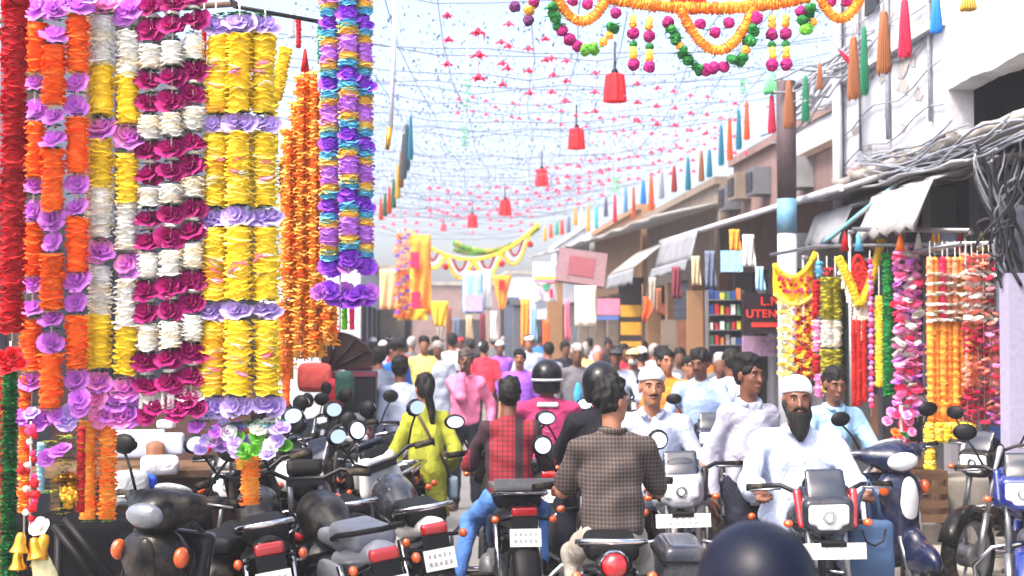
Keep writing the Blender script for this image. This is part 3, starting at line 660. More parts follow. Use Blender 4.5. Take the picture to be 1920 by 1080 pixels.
def scooter(label, px, d, heading, body, accent, steer=0, lean=0, group=None, plate=True, pos=None, lens=None):
    p = pos or ground(px, d)
    t = thing('scooter', label, 'scooter', (p.x, p.y, 0), 0, group, rot=(0, R_(lean), R_(heading)))
    hd = Vector((0, .40, .95)); axv = Vector((0, -.35, .93)).normalized()
    MS = Matrix.Translation(hd) @ Matrix.Rotation(R_(steer), 4, axv) @ Matrix.Translation(-hd); r = .225
    for y, M in ((-.55, Matrix()), (.66, MS)):
        wv = ob('wheel', wheel_mesh(r, .1, 0), RUBBER, t, M @ T(0, y, r)); ob('rim', rim_mesh(r, .085, 5), ALLOY, wv)
    ob('apron', cached('apron', lambda: sdf_mesh('apron', [Pbox((0, .37, .60), (.215, .035, .30), .035, Euler((R_(14), 0, 0)).to_matrix()), Pell((0, .47, .62), (.12, .10, .27)), Pell((0, .45, .78), (.18, .10, .14))], .014, .05)), body, t)
    ob('apron_trim', cached('aprtrim', lambda: MB().tube([(-.2, .43, .36), (-.225, .38, .6), (-.2, .31, .86), (-.1, .30, .92)], .014, 6).tube([(.2, .43, .36), (.225, .38, .6), (.2, .31, .86), (.1, .30, .92)], .014, 6).mesh('apron_trim')), accent, t)
    ob('nose_panel', cached('nosep', lambda: sdf_mesh('nose_panel', [Pell((0, .545, .72), (.075, .035, .16))], .012, .02)), accent, t)
    ob('leg_shield', cached('legsh', lambda: sdf_mesh('leg_shield', [Pbox((0, .305, .62), (.19, .02, .27), .02, Euler((R_(14), 0, 0)).to_matrix())], .014, .02)), mat('grey_plastic', (120, 124, 132), .5, var=.08), t)
    ob('floorboard', cached('floorb', lambda: sdf_mesh('floorboard', [Pbox((0, .08, .29), (.17, .27, .035), .03)], .014, .02)), BLACK, t)
    ob('rear_body', cached('rbody', lambda: sdf_mesh('rear_body', [Pell((0, -.42, .56), (.19, .42, .17)), Pell((0, -.18, .50), (.14, .2, .22)), Pcap((0, -.5, .62), (0, -.82, .68), .13, .06)], .016, .06)), body, t)
    ob('seat', cached('scseat', lambda: sdf_mesh('seat', [Pbox((0, -.22, .765), (.125, .2, .045), .04), Pbox((0, -.54, .785), (.12, .2, .045), .04)], .014, .05)), SEATV, t)
    ob('grab_rail', cached('scrail', lambda: MB().tube([(-.13, -.55, .74), (-.15, -.75, .80), (0, -.86, .83), (.15, -.75, .80), (.13, -.55, .74)], .013, 7).mesh('grab_rail')), CHROME, t)
    ob('front_fender', cached('scff', lambda: sdf_mesh('front_fender', [Pell((0, .66, .36), (.085, .25, .13)), Pell((0, .56, .46), (.08, .14, .1)), Pcut(Pell((0, .68, .2), (.07, .25, .23)))], .014, .03)), body, t, MS)
    ob('headlight_cowl', cached('sccowl', lambda: sdf_mesh('headlight_cowl', [Pell((0, .40, 1.0), (.20, .10, .085)), Pell((0, .46, .97), (.12, .10, .10)), Pcap((-.15, .38, 1.02), (-.26, .33, 1.03), .045, .03), Pcap((.15, .38, 1.02), (.26, .33, 1.03), .045, .03)], .014, .05)), body, t, MS)
    ob('headlight', cached('schl', lambda: sdf_mesh('headlight', [Pell((0, .535, .975), (.105, .045, .06))], .01, .02)), lens or GLASSW, t, MS)
    ob('instrument_cluster', cached('scinst', lambda: sdf_mesh('instrument_cluster', [Pell((0, .34, 1.075), (.11, .05, .022), Euler((R_(35), 0, 0)).to_matrix())], .01, .02)), mat('gauge_glass', (150, 155, 160), .15, var=.3, scale=40, coat=1), t, MS)
    for s in (-1, 1):
        ob('grip', cached(('scgrip', s), lambda: MB().tube([(s * .25, .335, 1.03), (s * .37, .29, 1.03)], .02, 8).mesh('grip')), RUBBER, t, MS)
        ob('lever', cached(('sclev', s), lambda: MB().tube([(s * .24, .39, 1.03), (s * .36, .36, 1.02)], .006, 5).mesh('lever')), STEEL, t, MS)
        ob('indicator', cached(('scind', s), lambda: sdf_mesh('indicator', [Pell((s * .165, .50, .80), (.035, .04, .05))], .01, .02)), AMBER, t)
        glass_mirror(t, s, MS, .31, 1.27, .33, (.2, .36, 1.04), 'oval')
        ob('side_cowl', cached(('scsc', s), lambda: sdf_mesh('side_cowl', [Pell((s * .16, -.42, .5), (.05, .3, .14))], .014, .03)), accent, t)
    ob('tail_light', cached('sctl', lambda: sdf_mesh('tail_light', [Pell((0, -.86, .69), (.10, .035, .04))], .01, .02)), REDL, t)
    if plate:
        pl = ob('number_plate', cached('plate', lambda: MB().box((0, 0, 0), (.178, .006, .10)).mesh('number_plate')), PLATE, t, T(0, -.875, .55) @ RX(R_(-12)))
        ob('plate_marks', plate_marks(), MARKM, pl, T(0, -.0045, 0) @ S(.85, 1, .85))
    ob('rear_fender', cached('scrf', lambda: MB().box((0, -.83, .50), (.16, .02, .26), Euler((R_(-14), 0, 0)).to_matrix()).mesh('rear_fender')), BLACK, t)
    ob('exhaust', cached('scex', lambda: MB().tube([(.14, -.15, .22), (.17, -.4, .25), (.18, -.78, .30)], [.02, .05, .05], 10).mesh('exhaust')), DARKM, t)
    ob('fork', cached('scfork', lambda: MB().tube([(0, .42, .9), (0, .55, .5)], .025, 8).tube([(.07, .55, .5), (.07, .66, .22)], .02, 8).tube([(-.07, .55, .5), (-.07, .66, .22)], .02, 8).mesh('fork')), STEEL, t, MS)
    return t

PBLK = paint('black', (7, 7, 9), .32, .12); PNAVY = paint('navy', (16, 26, 54)); PBLUE = paint('blue', (14, 36, 108)); PSIL = paint('silver', (138, 142, 152), .35, .3); PRED = paint('red', (176, 24, 34)); PWHT = paint('white', (222, 222, 222)); PGRY = paint('graphite', (34, 38, 48)); PMAR = paint('maroon', (96, 20, 34))
PG = 'motorbikes parked in a tight row along the left side'
# ================================================================ PEOPLE
def skin(name, rgb): return mat('skin_' + name, rgb, .55, var=.08, scale=20, bump=.05)
SK1 = skin('brown', (148, 98, 72)); SK2 = skin('dark', (106, 66, 48)); SK3 = skin('tan', (176, 122, 92))
HAIR = mat('black_hair', (13, 12, 13), .65, var=.3, scale=70, bump=.6); HAIR.node_tree.nodes['Principled BSDF'].inputs['Specular IOR Level'].default_value = .25
GREYH = mat('grey_hair', (150, 148, 146), .7, var=.3, scale=60, bump=.4)
EYEW = mat('eye_white', (176, 164, 154), .4, var=.02); EYEB = mat('iris', (26, 18, 14), .2)
LIP = mat('lips', (128, 70, 62), .5, var=.1)
LEATH = mat('sandal_leather', (70, 48, 36), .6, var=.2)
def V3(*a): return np.array(a, float)
def rotm(yaw, pitch, roll=0):
    return np.array((Matrix.Rotation(-R_(yaw), 3, 'Z') @ Matrix.Rotation(-R_(pitch), 3, 'X') @ Matrix.Rotation(R_(roll), 3, 'Y')))
def ik(a, b, l1, l2, pole):
    d = b - a; L = np.linalg.norm(d); mx = (l1 + l2) * .995
    if L > mx: b = a + d / L * mx; d = b - a; L = mx
    x = (l1 * l1 - l2 * l2 + L * L) / (2 * L); hgt = math.sqrt(max(l1 * l1 - x * x, 0)); u = d / L
    p = pole - u * (pole @ u); p /= max(np.linalg.norm(p), 1e-6)
    return a + u * x + p * hgt, b

def person(label, px, d, heading, top=None, pose='stand', shirt=None, sleeve='long', hem='shirt', trousers=None, skinm=SK1,
           hair='short', hairm=HAIR, head_yaw=0, head_pitch=0, lean=4, hands=None, lod=1, seed=0, shoes=None, collar=None, beard=None,
           cap=None, build=1.0, z0=0, group=None, pos=None, knees=None, feet=None, turn=0, extras=None, lfold=.006, sx=1.0):
    """local +Y is the way the body faces; heading 0 = faces down the street"""
    p = pos or ground(px, d); rs = random.Random(seed + 11)
    h = {0: .0085, 1: .014, 2: .022}[lod]
    shoes = shoes or LEATH
    L_ = R_(lean); up = V3(0, math.sin(L_), math.cos(L_))
    if pose == 'ride': pel = V3(0, -.10, .875)
    else: pel = V3(0, 0, .93)
    ch = pel + .27 * up; nk = pel + .50 * up + V3(0, -.01, 0)
    hu = V3(0, math.sin(L_ * .3), math.cos(L_ * .3)); hc = nk + .165 * hu + V3(0, .02, 0)
    HR = rotm(head_yaw, head_pitch)
    def H(v): return hc + HR @ np.array(v, float)
    sw = .18 * build
    sh = {s: nk - .075 * up + V3(s * sw, 0, 0) for s in (-1, 1)}
    hip = {s: pel + V3(s * .095, 0, -.02) for s in (-1, 1)}
    if pose == 'ride':
        kn = {s: V3(s * .20, .30, .70) for s in (-1, 1)}; an = {s: V3(s * .20, .04, .37) for s in (-1, 1)}
    elif pose == 'walk':
        kn = {1: V3(.1, .16, .5), -1: V3(-.1, .03, .48)}; an = {1: V3(.1, .2, .09), -1: V3(-.1, -.25, .16)}
    else:
        kn = {s: V3(s * .11, .02, .49) for s in (-1, 1)}; an = {s: V3(s * .12, 0, .085) for s in (-1, 1)}
    if knees: kn.update({s: V3(*v) for s, v in knees.items()})
    if feet: an.update({s: V3(*v) for s, v in feet.items()})
    hd = {}
    for s in (-1, 1):
        if pose == 'ride': hd[s] = V3(s * .29, .315, 1.055)
        elif pose == 'walk': hd[s] = sh[s] + V3(s * .09, .12 * s, -.50)
        else: hd[s] = sh[s] + V3(s * .08, .05, -.51)
    if hands: hd.update({s: V3(*v) for s, v in hands.items()})
    el = {}
    for s in (-1, 1):
        pole = V3(s * .42, -.35, -1) if (pose == 'ride' or hands) else V3(s * .3, -1, 0)
        el[s], hd[s] = ik(sh[s], hd[s], .285, .255, pole)
    # ---- body: one continuous skin
    P = [Pell(H((0, -.012, .03)), (.074, .092, .085), HR, .02), Pell(H((0, .03, -.03)), (.060, .060, .085), HR, .025), Pell(H((0, .04, -.075)), (.044, .045, .042), HR, .02),
         Pcap(nk - .04 * up, H((0, -.012, -.06)), .056, .052, .03)]
    if lod < 2:
        P += [Pcap(H((0, .086, .012)), H((0, .106, -.03)), .008, .014, .012), Pcap(H((-.034, .074, .024)), H((.034, .074, .024)), .013, .013, .012),
              Pell(H((0, .085, -.06)), (.024, .012, .009), HR, .008), Pell(H((0, .070, -.096)), (.020, .018, .016), HR, .015), Pell(H((.036, .062, -.022)), (.02, .016, .02), HR, .02), Pell(H((-.036, .062, -.022)), (.02, .016, .02), HR, .02)]
        for s in (-1, 1): P.append(Pell(H((s * .076, -.008, -.008)), (.011, .022, .033), HR, .008))
    tr = rotm(0, -lean)
    tr = np.array(Matrix.Rotation(-L_, 3, 'X'))
    P += [Pell(ch, (.135 * build, .095, .17), tr), Pell(pel + .1 * up, (.12 * build, .09, .14), tr), Pell(pel, (.13, .10, .10), tr), Pcap(sh[-1] * .85 + nk * .15 - .02 * up, sh[1] * .85 + nk * .15 - .02 * up, .04)]
    for s in (-1, 1):
        P += [Pcap(sh[s] - .012 * up, el[s], .036, .038), Pcap(el[s], hd[s], .039, .027), Pcap(hip[s], kn[s], .072, .05), Pcap(kn[s], an[s], .048, .036)]
        ft = V3(s * .02, .15, -.045); fb = an[s] + V3(0, -.03, -.045)
        P += [Pcap(fb, an[s] + ft, .036, .03), Pcap(an[s], fb, .036, .036)]
        f = hd[s] - el[s]; f /= np.linalg.norm(f)
        a = V3(1, 0, 0) if pose == 'ride' else V3(.15 * s, 1, 0); a = a - f * (a @ f); a /= np.linalg.norm(a); nn = np.cross(f, a)
        if pose == 'ride':
            if nn[2] > 0: nn = -nn
        elif nn[0] * s > 0: nn = -nn
        bas = np.stack([a, f, nn], 1)
        P.append(Pell(hd[s] + .045 * f, (.040, .052, .019), bas, .02))
        for i in range(4):
            q0 = hd[s] + .082 * f + a * (i - 1.5) * .0205; le = (.85, 1, .95, .78)[i]; rr = .0095 if lod == 0 else .011
            if pose == 'ride': q1 = q0 + (f * .6 + nn * .8) * .034 * le; q2 = q1 + (nn * .6 - f * .8) * .03 * le
            else: q1 = q0 + (f * .95 + nn * .3) * .036 * le; q2 = q1 + (f * .7 + nn * .7) * .034 * le
            P += [Pcap(q0 - .02 * f, q1, rr, rr, .006), Pcap(q1, q2, rr, rr * .85, .006)]
        sd = -s if pose == 'ride' else 1
        b0 = hd[s] + .02 * f + a * .03 * sd
        P += [Pcap(b0, b0 + f * .03 + a * .025 * sd + nn * .012, .012, .011, .01), Pcap(b0 + f * .03 + a * .025 * sd + nn * .012, b0 + f * .055 + a * .022 * sd + nn * .025, .010, .009, .006)]
    for s in (-1, 1): P.append(Pcut(Pell(H((s * .031, .092, .004)), (.017, .012, .009), HR)))
    body = ob('person', sdf_mesh('person', P, h, .03), skinm, None)
    body.location = (p.x, p.y, z0); body.rotation_euler = (0, 0, R_(heading))
    zt = (hc + HR @ V3(0, 0, .12))[2]
    sc = 1.0
    if top is not None:
        want = zat(top, d) - z0; sc = max(.84, min(1.12, want / zt))
    body.scale = (sc * sx, sc * sx, sc)
    tag(body, label, 'person', group)
    # ---- clothing
    if shirt:
        Q = [Pell(ch + .01 * up, (.182 * build, .124, .19), tr), Pell(pel + .13 * up, (.178 * build, .130, .16), tr), Pell(pel + .02 * up, (.176 * build, .138, .11), tr), Pcap(sh[-1], sh[1], .058), Pcap(sh[-1] + V3(.03, 0, 0), nk - .01 * up, .05, .05), Pcap(sh[1] - V3(.03, 0, 0), nk - .01 * up, .05, .05)]
        for s in (-1, 1):
            Q.append(Pcap(sh[s], el[s] if sleeve == 'long' else sh[s] + (el[s] - sh[s]) * .82, .060, .056 if sleeve == 'long' else .068, .028))
            if sleeve == 'long': Q.append(Pcap(el[s], el[s] + (hd[s] - el[s]) * .93, (.058 if hem != 'kurta' else .066), .044 if hem != 'kurta' else .056, .03))
        if hem == 'kurta':
            if pose == 'ride': Q += [Pcap(pel + V3(s * .05, .02, -.02), V3(s * .16, .26, .74), .10, .085) for s in (-1, 1)]
            else: Q += [Pcap(pel + V3(s * .05, 0, -.02), V3(s * .07, .0, .62), .125, .14) for s in (-1, 1)]
        elif hem == 'shirt' and pose != 'ride': Q.append(Pell(pel - .05 * up, (.168 * build, .135, .1), tr))
        if hem != 'tucked': Q.append(Pcut(Pplane(pel + (-.10 if pose == 'ride' else (-.32 if hem == 'kurta' else -.115)) * up, (0, 0, 1)))) if not (hem == 'kurta' and pose == 'ride') else None
        Q.append(Pcut(Pell(nk + .045 * up + V3(0, .03, 0), (.062, .062, .05))))
        o = ob('shirt', sdf_mesh('shirt', Q, max(h, .011), .05, lfold * (1.5 if lod == 0 else .8), seed), shirt, body)
        if collar and lod < 2:
            n_ = 14; pts = []
            for k in range(n_):
                a = R_(-150 + 300 * k / (n_ - 1)); r = .072
                pts.append(nk + V3(math.sin(a) * r, -math.cos(a) * r * 1.0 + .012, .012 - .035 * max(0, -math.cos(a))))
            ob('collar', MB().tube(pts, .017, 6).mesh('collar'), collar, body)
    if trousers:
        Q = [Pell(pel + V3(0, 0, -.02), (.15, .125, .115), tr)]
        for s in (-1, 1): Q += [Pcap(hip[s], kn[s], .092, .072), Pcap(kn[s], kn[s] + (an[s] - kn[s]) * .93, .070, .062)]
        ob('trousers', sdf_mesh('trousers', Q, max(h, .012), .045, lfold, seed + 3), trousers, body)
    for s in (-1, 1):
        ob('shoe', sdf_mesh('shoe', [Pcap(an[s] + V3(0, -.045, -.045), an[s] + V3(s * .02, .16, -.05), .043, .038), Pcap(an[s] + V3(0, -.01, -.0), an[s] + V3(0, -.02, -.04), .045, .045)], .014, .03), shoes, body)
    # ---- head
    if hair:
        A = [Pell(H((0, -.020, .040)), (.085, .102, .092), HR)]
        C_ = [Pcut(Pell(H((0, .108, -.045)), (.072, .068, .098), HR)), Pcut(Pell(H((0, .02, -.17)), (.14, .15, .11), HR))]
        if hair == 'short': A += [Pell(H((.014, -.0, .094)), (.064, .066, .036), HR), Pell(H((0, -.05, .0)), (.076, .062, .07), HR)]
        if hair == 'ponytail': A += [Pell(H((0, -.05, 0)), (.08, .075, .08), HR), Pcap(H((0, -.11, -.01)), H((.03, -.12, -.2)), .04, .032), Pcap(H((.03, -.12, -.2)), H((.05, -.105, -.33)), .032, .018)]; C_ = C_[:1]
        if hair == 'bun': A += [Pell(H((0, -.06, .115)), (.05, .05, .05), HR), Pell(H((0, -.04, -.01)), (.08, .08, .08), HR)]; C_ = C_[:1]
        ob('hair', sdf_mesh('hair', A + C_, max(h, .0085), .025, .007 if lod < 2 else .003, seed, 3.0), hairm, body)
    if cap:
        kind, cm = cap[:2]
        if kind == 'skullcap':
            ob('skullcap', sdf_mesh('skullcap', [Pell(H((0, -.014, .045)), (.086, .104, .085), HR), Pell(H((0, -.014, .07)), (.080, .098, .07), HR), Pcut(Pplane(H((0, .0, .035)), HR @ V3(0, -.18, 1)))], max(h, .009), .02, .002), cm, body)
        elif kind == 'cap':
            ob('cap', sdf_mesh('cap', [Pell(H((0, -.01, .05)), (.088, .105, .08), HR), Pbox(H((0, .12, .048)), (.06, .06, .008), .008, HR), Pcut(Pplane(H((0, 0, .03)), HR @ V3(0, 0, 1)))], max(h, .01), .02), cm, body)
        elif kind == 'helmet':
            he = ob('helmet', sdf_mesh('helmet', [Pell(H((0, -.005, .035)), (.128, .152, .135), HR), Pell(H((0, -.01, -.06)), (.118, .135, .09), HR), Pcut(Pell(H((0, .16, -.0)), (.1, .09, .07), HR)), Pcut(Pplane(H((0, 0, -.115)), HR @ V3(0, 0, 1)))], max(h, .01), .03), cm, body)
            ob('helmet_visor', sdf_mesh('helmet_visor', [Pell(H((0, .03, .01)), (.120, .128, .07), HR), Pcut(Pplane(H((0, .075, 0)), HR @ V3(0, 1, 0)))], max(h, .01), 0), SMOKE, he)
            if len(cap) > 2:
                pts = [H((.134 * math.sin(a), -.005 + -.156 * math.cos(a), .0)) for a in [R_(x) for x in range(-70, 71, 10)]]
                ob('helmet_band', MB().tube(pts, .012, 6).mesh('helmet_band'), cap[2], he)
    if beard:
        kind, bm_ = beard
        A = [Pell(H((0, .045, -.088)), (.066, .056, .05), HR), Pcap(H((-.066, .012, -.02)), H((-.05, .04, -.08)), .018, .026), Pcap(H((.066, .012, -.02)), H((.05, .04, -.08)), .018, .026)]
        if kind == 'long': A += [Pell(H((0, .062, -.135)), (.060, .046, .085), HR), Pell(H((0, .075, -.18)), (.038, .03, .06), HR)]
        A.append(Pcut(Pell(H((0, .105, -.058)), (.022, .03, .011), HR)))
        if kind == 'long': A += [Pcap(H((-.026, .094, -.045)), H((.026, .094, -.045)), .008)]
        ob('beard', sdf_mesh('beard', A, max(h, .009), .02, .006, seed), bm_, body)
    if lod == 0 or (lod == 1 and hair != 'none' and abs(((heading + 180) % 360) - 180) > 60):
        for s in (-1, 1):
            e = ob('eye', MB().ell(H((s * .031, .0775, .004)), (.0105, .008, .0052), 10, Matrix(HR)).mesh('eye'), EYEW, body)
            ob('iris', MB().ell(H((s * .031, .0828, .004)), (.0062, .004, .0052), 8, Matrix(HR)).mesh('iris'), EYEB, e)
            ob('eyebrow', MB().tube([H((s * .014, .092, .024)), H((s * .03, .091, .031)), H((s * .05, .078, .025))], [.004, .006, .003], 5).mesh('eyebrow'), hairm if hairm is not GREYH else HAIR, body)
        ob('lips', MB().tube([H((-.023, .088, -.060)), H((0, .097, -.061)), H((.023, .088, -.060))], [.003, .0065, .003], 6).mesh('lips'), LIP, body)
        if beard is None and kind_m(seed): ob('moustache', MB().tube([H((-.03, .086, -.048)), H((0, .102, -.043)), H((.03, .086, -.048))], [.004, .008, .004], 6).mesh('moustache'), HAIR, body)
    body['J'] = 0; del body['J']
    return body, dict(nk=nk, ch=ch, pel=pel, hd=hd, el=el, sh=sh, hc=hc, H=H, up=up, an=an, kn=kn)
def kind_m(seed): return seed % 2 == 0
# ================================================================ FLOWERS AND HANGINGS
def ring_mesh(v):
    def f():
        rs = random.Random(100 + v); b = MB(); n = 15; V = []; Fs = []
        for layer in (0, 1):
            z0 = (-.3, .22)[layer]; o = len(V); V.append((0, 0, z0 + .25)); ph = rs.uniform(0, 6)
            for j in range(n):
                a = 2 * math.pi * j / n + ph; V.append((.55 * math.cos(a), .55 * math.sin(a), z0 + .18 + rs.uniform(-.08, .08)))
            for j in range(n):
                a = 2 * math.pi * (j + .5) / n + ph + rs.uniform(-.08, .08); r = rs.uniform(.84, 1.1); V.append((r * math.cos(a), r * math.sin(a), z0 + rs.uniform(-.3, .3)))
            for j in range(n):
                k = (j + 1) % n
                Fs += [(o, o + 1 + j, o + 1 + k), (o + 1 + j, o + 1 + n + j, o + 1 + k), (o + 1 + k, o + 1 + n + j, o + 1 + n + k)]
        return b.add(V, Fs).mesh('petal_ring')
    return cached(('ring', v), f)
def rose_mesh(v):
    def f():
        rs = random.Random(200 + v); b = MB()
        for n, r, hgt, open_ in ((3, .32, .62, .1), (5, .66, .5, .3), (6, 1.0, .25, .55)):
            ph = rs.uniform(0, 6)
            for k in range(n):
                az = ph + 2 * math.pi * k / n + rs.uniform(-.15, .15); wv = math.pi / n * 1.35; V = []
                for iv in range(4):
                    t = iv / 3
                    for iu in range(4):
                        u = iu / 3 * 2 - 1; rr = r * (.18 + .82 * t ** .55) * (1 + open_ * max(0, t - .6)) * rs.uniform(.95, 1.05); a = az + u * wv * (.45 + .55 * math.sin(math.pi * (.15 + .7 * t)))
                        V.append((rr * math.cos(a), rr * math.sin(a), -.35 + hgt * (t ** 1.3) * 1.5 - (.22 * abs(u) ** 2 * t) - .35 * open_ * max(0, t - .55) + rs.uniform(-.03, .03)))
                b.add(V, [(i * 4 + j, i * 4 + j + 1, (i + 1) * 4 + j + 1, (i + 1) * 4 + j) for i in range(3) for j in range(3)], 0, True)
        return b.mesh('rose')
    return cached(('rose', v), f)
def leaf_mesh(v):
    def f():
        rs = random.Random(300 + v); b = MB()
        for k in range(8):
            a = 2 * math.pi * k / 8 + rs.uniform(-.2, .2); L = rs.uniform(.9, 1.25); c, s = math.cos(a), math.sin(a); dz = rs.uniform(-.5, .35)
            P = lambda x, y, z: (x * c - y * s, x * s + y * c, z)
            b.add([P(.1, 0, 0), P(L * .55, -.22, .1 + dz * .3), P(L, 0, dz), P(L * .55, .22, .1 + dz * .3), P(L * .5, 0, .0 + dz * .3)], [(0, 1, 4), (1, 2, 4), (2, 3, 4), (3, 0, 4)])
        return b.mesh('leaf')
    return cached(('leafring', v), f)
def pom_mesh(v):
    def f():
        rs = random.Random(400 + v); b = MB(); V = []; Fs = []; n, m_ = 12, 7
        for i in range(m_):
            th = math.pi * (i + .5) / m_
            for j in range(n):
                a = 2 * math.pi * (j + .5 * (i % 2)) / n; r = rs.uniform(.82, 1.12); V.append((r * math.sin(th) * math.cos(a), r * math.sin(th) * math.sin(a), -r * math.cos(th)))
        for i in range(m_ - 1):
            for j in range(n): Fs.append((i * n + j, i * n + (j + 1) % n, (i + 1) * n + (j + 1) % n, (i + 1) * n + j))
        Fs.append(tuple(reversed(range(n)))); Fs.append(tuple((m_ - 1) * n + j for j in range(n)))
        return b.add(V, Fs).mesh('bead')
    return cached(('pom', v), f)
rg = random.Random(21)
ORANGE = pet('orange', (255, 126, 34)); DEEPO = pet('deep_orange', (253, 98, 28)); MARI = pet('marigold', (255, 176, 66)); YEL = pet('yellow', (255, 228, 60)); LEMON = pet('lemon', (255, 238, 120))
PURP = pet('orchid', (208, 124, 224)); PURL = pet('lilac', (200, 178, 238)); VIOL = pet('violet', (166, 80, 228)); MAG = pet('magenta', (168, 18, 112)); PINK = pet('pink', (250, 160, 214)); HOT = pet('hot_pink', (252, 60, 120))
WHT = pet('white', (242, 242, 236)); CRM = pet('cream', (250, 236, 206)); REDP = pet('red', (196, 12, 30)); GRN = pet('green', (24, 110, 50)); DGRN = pet('dark_green', (16, 62, 34)); SKYB = pet('sky_blue', (108, 196, 230)); OLIV = pet('olive', (168, 160, 28)); CRIM = pet('crimson', (190, 20, 70)); LGRN = pet('light_green', (110, 190, 60)); GOLD = mat('gold_foil', (224, 166, 52), .3, .85, var=.25, scale=30)
class Gar:
    def __init__(s, name, label, cat, xc, ytop, d, group=None):
        s.xc, s.yt, s.d, s.k = xc, ytop, d, d / F
        s.t = thing(name, label, cat, at(xc, ytop, d), 0, group)
    def p(s, x, y, dy=0): return Vector(((x - s.xc) * s.k, dy, -(y - s.yt) * s.k))
    def ring(s, m, x, y, r, hgt=.5, dy=0, name='petal_ring', tilt=.12):
        ob(name, ring_mesh(rg.randrange(4)), m, s.t, Matrix.Translation(s.p(x, y, dy)) @ Euler((rg.uniform(-tilt, tilt), rg.uniform(-tilt, tilt), rg.uniform(0, 6))).to_matrix().to_4x4() @ S(r * s.k * rg.uniform(.92, 1.08), r * s.k, hgt * 1.5 * r * s.k))
    def rose(s, m, x, y, r, dy=0, tilt=None, name='flower'):
        tl = rg.uniform(.55, 1.35) if tilt is None else tilt; r *= rg.uniform(.84, 1.14); x += rg.uniform(-1.5, 1.5); y += rg.uniform(-2, 2)
        ob(name, rose_mesh(rg.randrange(4)), m, s.t, Matrix.Translation(s.p(x, y, dy)) @ Euler((tl, 0, rg.uniform(-.4, .4))).to_matrix().to_4x4() @ RZ(rg.uniform(0, 6)) @ S(r * s.k, r * s.k, r * s.k))
    def leaf(s, m, x, y, r, dy=0):
        ob('leaf', leaf_mesh(rg.randrange(4)), m, s.t, Matrix.Translation(s.p(x, y, dy)) @ RZ(rg.uniform(0, 6)) @ S(r * s.k, r * s.k, r * s.k * .55))
    def pom(s, m, x, y, r, dy=0, name='bead'):
        ob(name, pom_mesh(rg.randrange(3)), m, s.t, Matrix.Translation(s.p(x, y, dy)) @ Euler((rg.uniform(0, 6), rg.uniform(0, 6), 0)).to_matrix().to_4x4() @ S(r * s.k, r * s.k, r * s.k))
    def rings(s, m, x, y0, y1, r, step=12, hgt=.42, dy=0, x1=None, name='petal_ring', jit=.06):
        n = max(1, round((y1 - y0) / step)); xe = x if x1 is None else x1
        c0 = m[0] if isinstance(m, list) else m
        kk = max(3, min(9, n))
        ob('core', MB().tube([s.p(x + (xe - x) * i / (kk - 1), y0 + (y1 - y0) * i / (kk - 1), dy) for i in range(kk)], [r * s.k * rg.uniform(.68, .8) for _ in range(kk)], 10).mesh('core'), c0, s.t)
        for i in range(n):
            f = (i + .5) / n; mm = rg.choice(m) if isinstance(m, list) else m
            s.ring(mm, x + ((x1 - x) * f if x1 is not None else 0) + rg.uniform(-1, 1), y0 + (y1 - y0) * f, r * rg.uniform(1 - jit, 1 + jit), hgt, dy, name)
    def string(s, x, y0, y1, r=.004, dy=0, m=None):
        ob('string', MB().tube([s.p(x, y0, dy), s.p(x, y1, dy)], r, 5).mesh('string'), m or STRING, s.t)
    def tube_rings(s, m, pts, r, step=11, hgt=.5, dy=0, name='petal_ring'):
        """rings strung along a curve given in photograph pixels"""
        ob('core', MB().tube([s.p(x, y, dy) for x, y in pts], r * s.k * .75, 9).mesh('core'), m[0] if isinstance(m, list) else m, s.t)
        for (x0, y0), (x1, y1) in zip(pts[:-1], pts[1:]):
            L = math.hypot(x1 - x0, y1 - y0); n = max(1, round(L / step)); a = math.atan2(x1 - x0, y1 - y0)
            for i in range(n):
                f = (i + .5) / n; mm = rg.choice(m) if isinstance(m, list) else m
                ob(name, ring_mesh(rg.randrange(4)), mm, s.t, Matrix.Translation(s.p(x0 + (x1 - x0) * f, y0 + (y1 - y0) * f, dy)) @ RY(-a) @ RZ(rg.uniform(0, 6)) @ S(r * s.k, r * s.k, r * s.k * hgt * 1.3))
def curve(p0, p1, sag, n=12):
    return [(p0[0] + (p1[0] - p0[0]) * i / n, p0[1] + (p1[1] - p0[1]) * i / n + sag * 4 * (i / n) * (1 - i / n)) for i in range(n + 1)]

# ---- the hanging bars of the left stall
t = thing('garland_stand', 'thin metal frame from which the left flower garlands hang', 'stand', (0, 0, 0))
fr = MAT = STEEL
A, B = at(-60, -40, 5.75), at(560, -30, 6.1)
ob('hanging_bar', MB().tube([A, B], .014, 8).mesh('hanging_bar'), STEEL, t)
A2, B2 = at(440, 12, 7.3), at(640, 48, 7.7)
ob('hanging_bar', MB().tube([A2, B2], .012, 8).mesh('hanging_bar'), DARKM, t)
B3, B4 = at(560, -30, 6.1), at(740, -34, 7.0)
ob('hanging_bar', MB().tube([B3, B4], .014, 8).mesh('hanging_bar'), STEEL, t)
for a, bx in ((A, -2.6), (at(250, -60, 5.9), -3.0), (A2, -2.61)): ob('bracket_arm', MB().tube([(a.x, a.y + .03, a.z + .02), (bx, max(a.y, 9) + .03, a.z + .3)], .016, 8).mesh('bracket_arm'), RUST, t)
ob('stall_post', MB().tube([(A.x - .03, A.y + .05, 0.0), (A.x - .03, A.y + .05, A.z + .05)], .022, 8).mesh('stall_post'), RUST, t)
ob('cross_bar', MB().tube([A2, at(420, -32, 6.6) + Vector((0, .05, 0))], .012, 8).mesh('cross_bar'), DARKM, t)

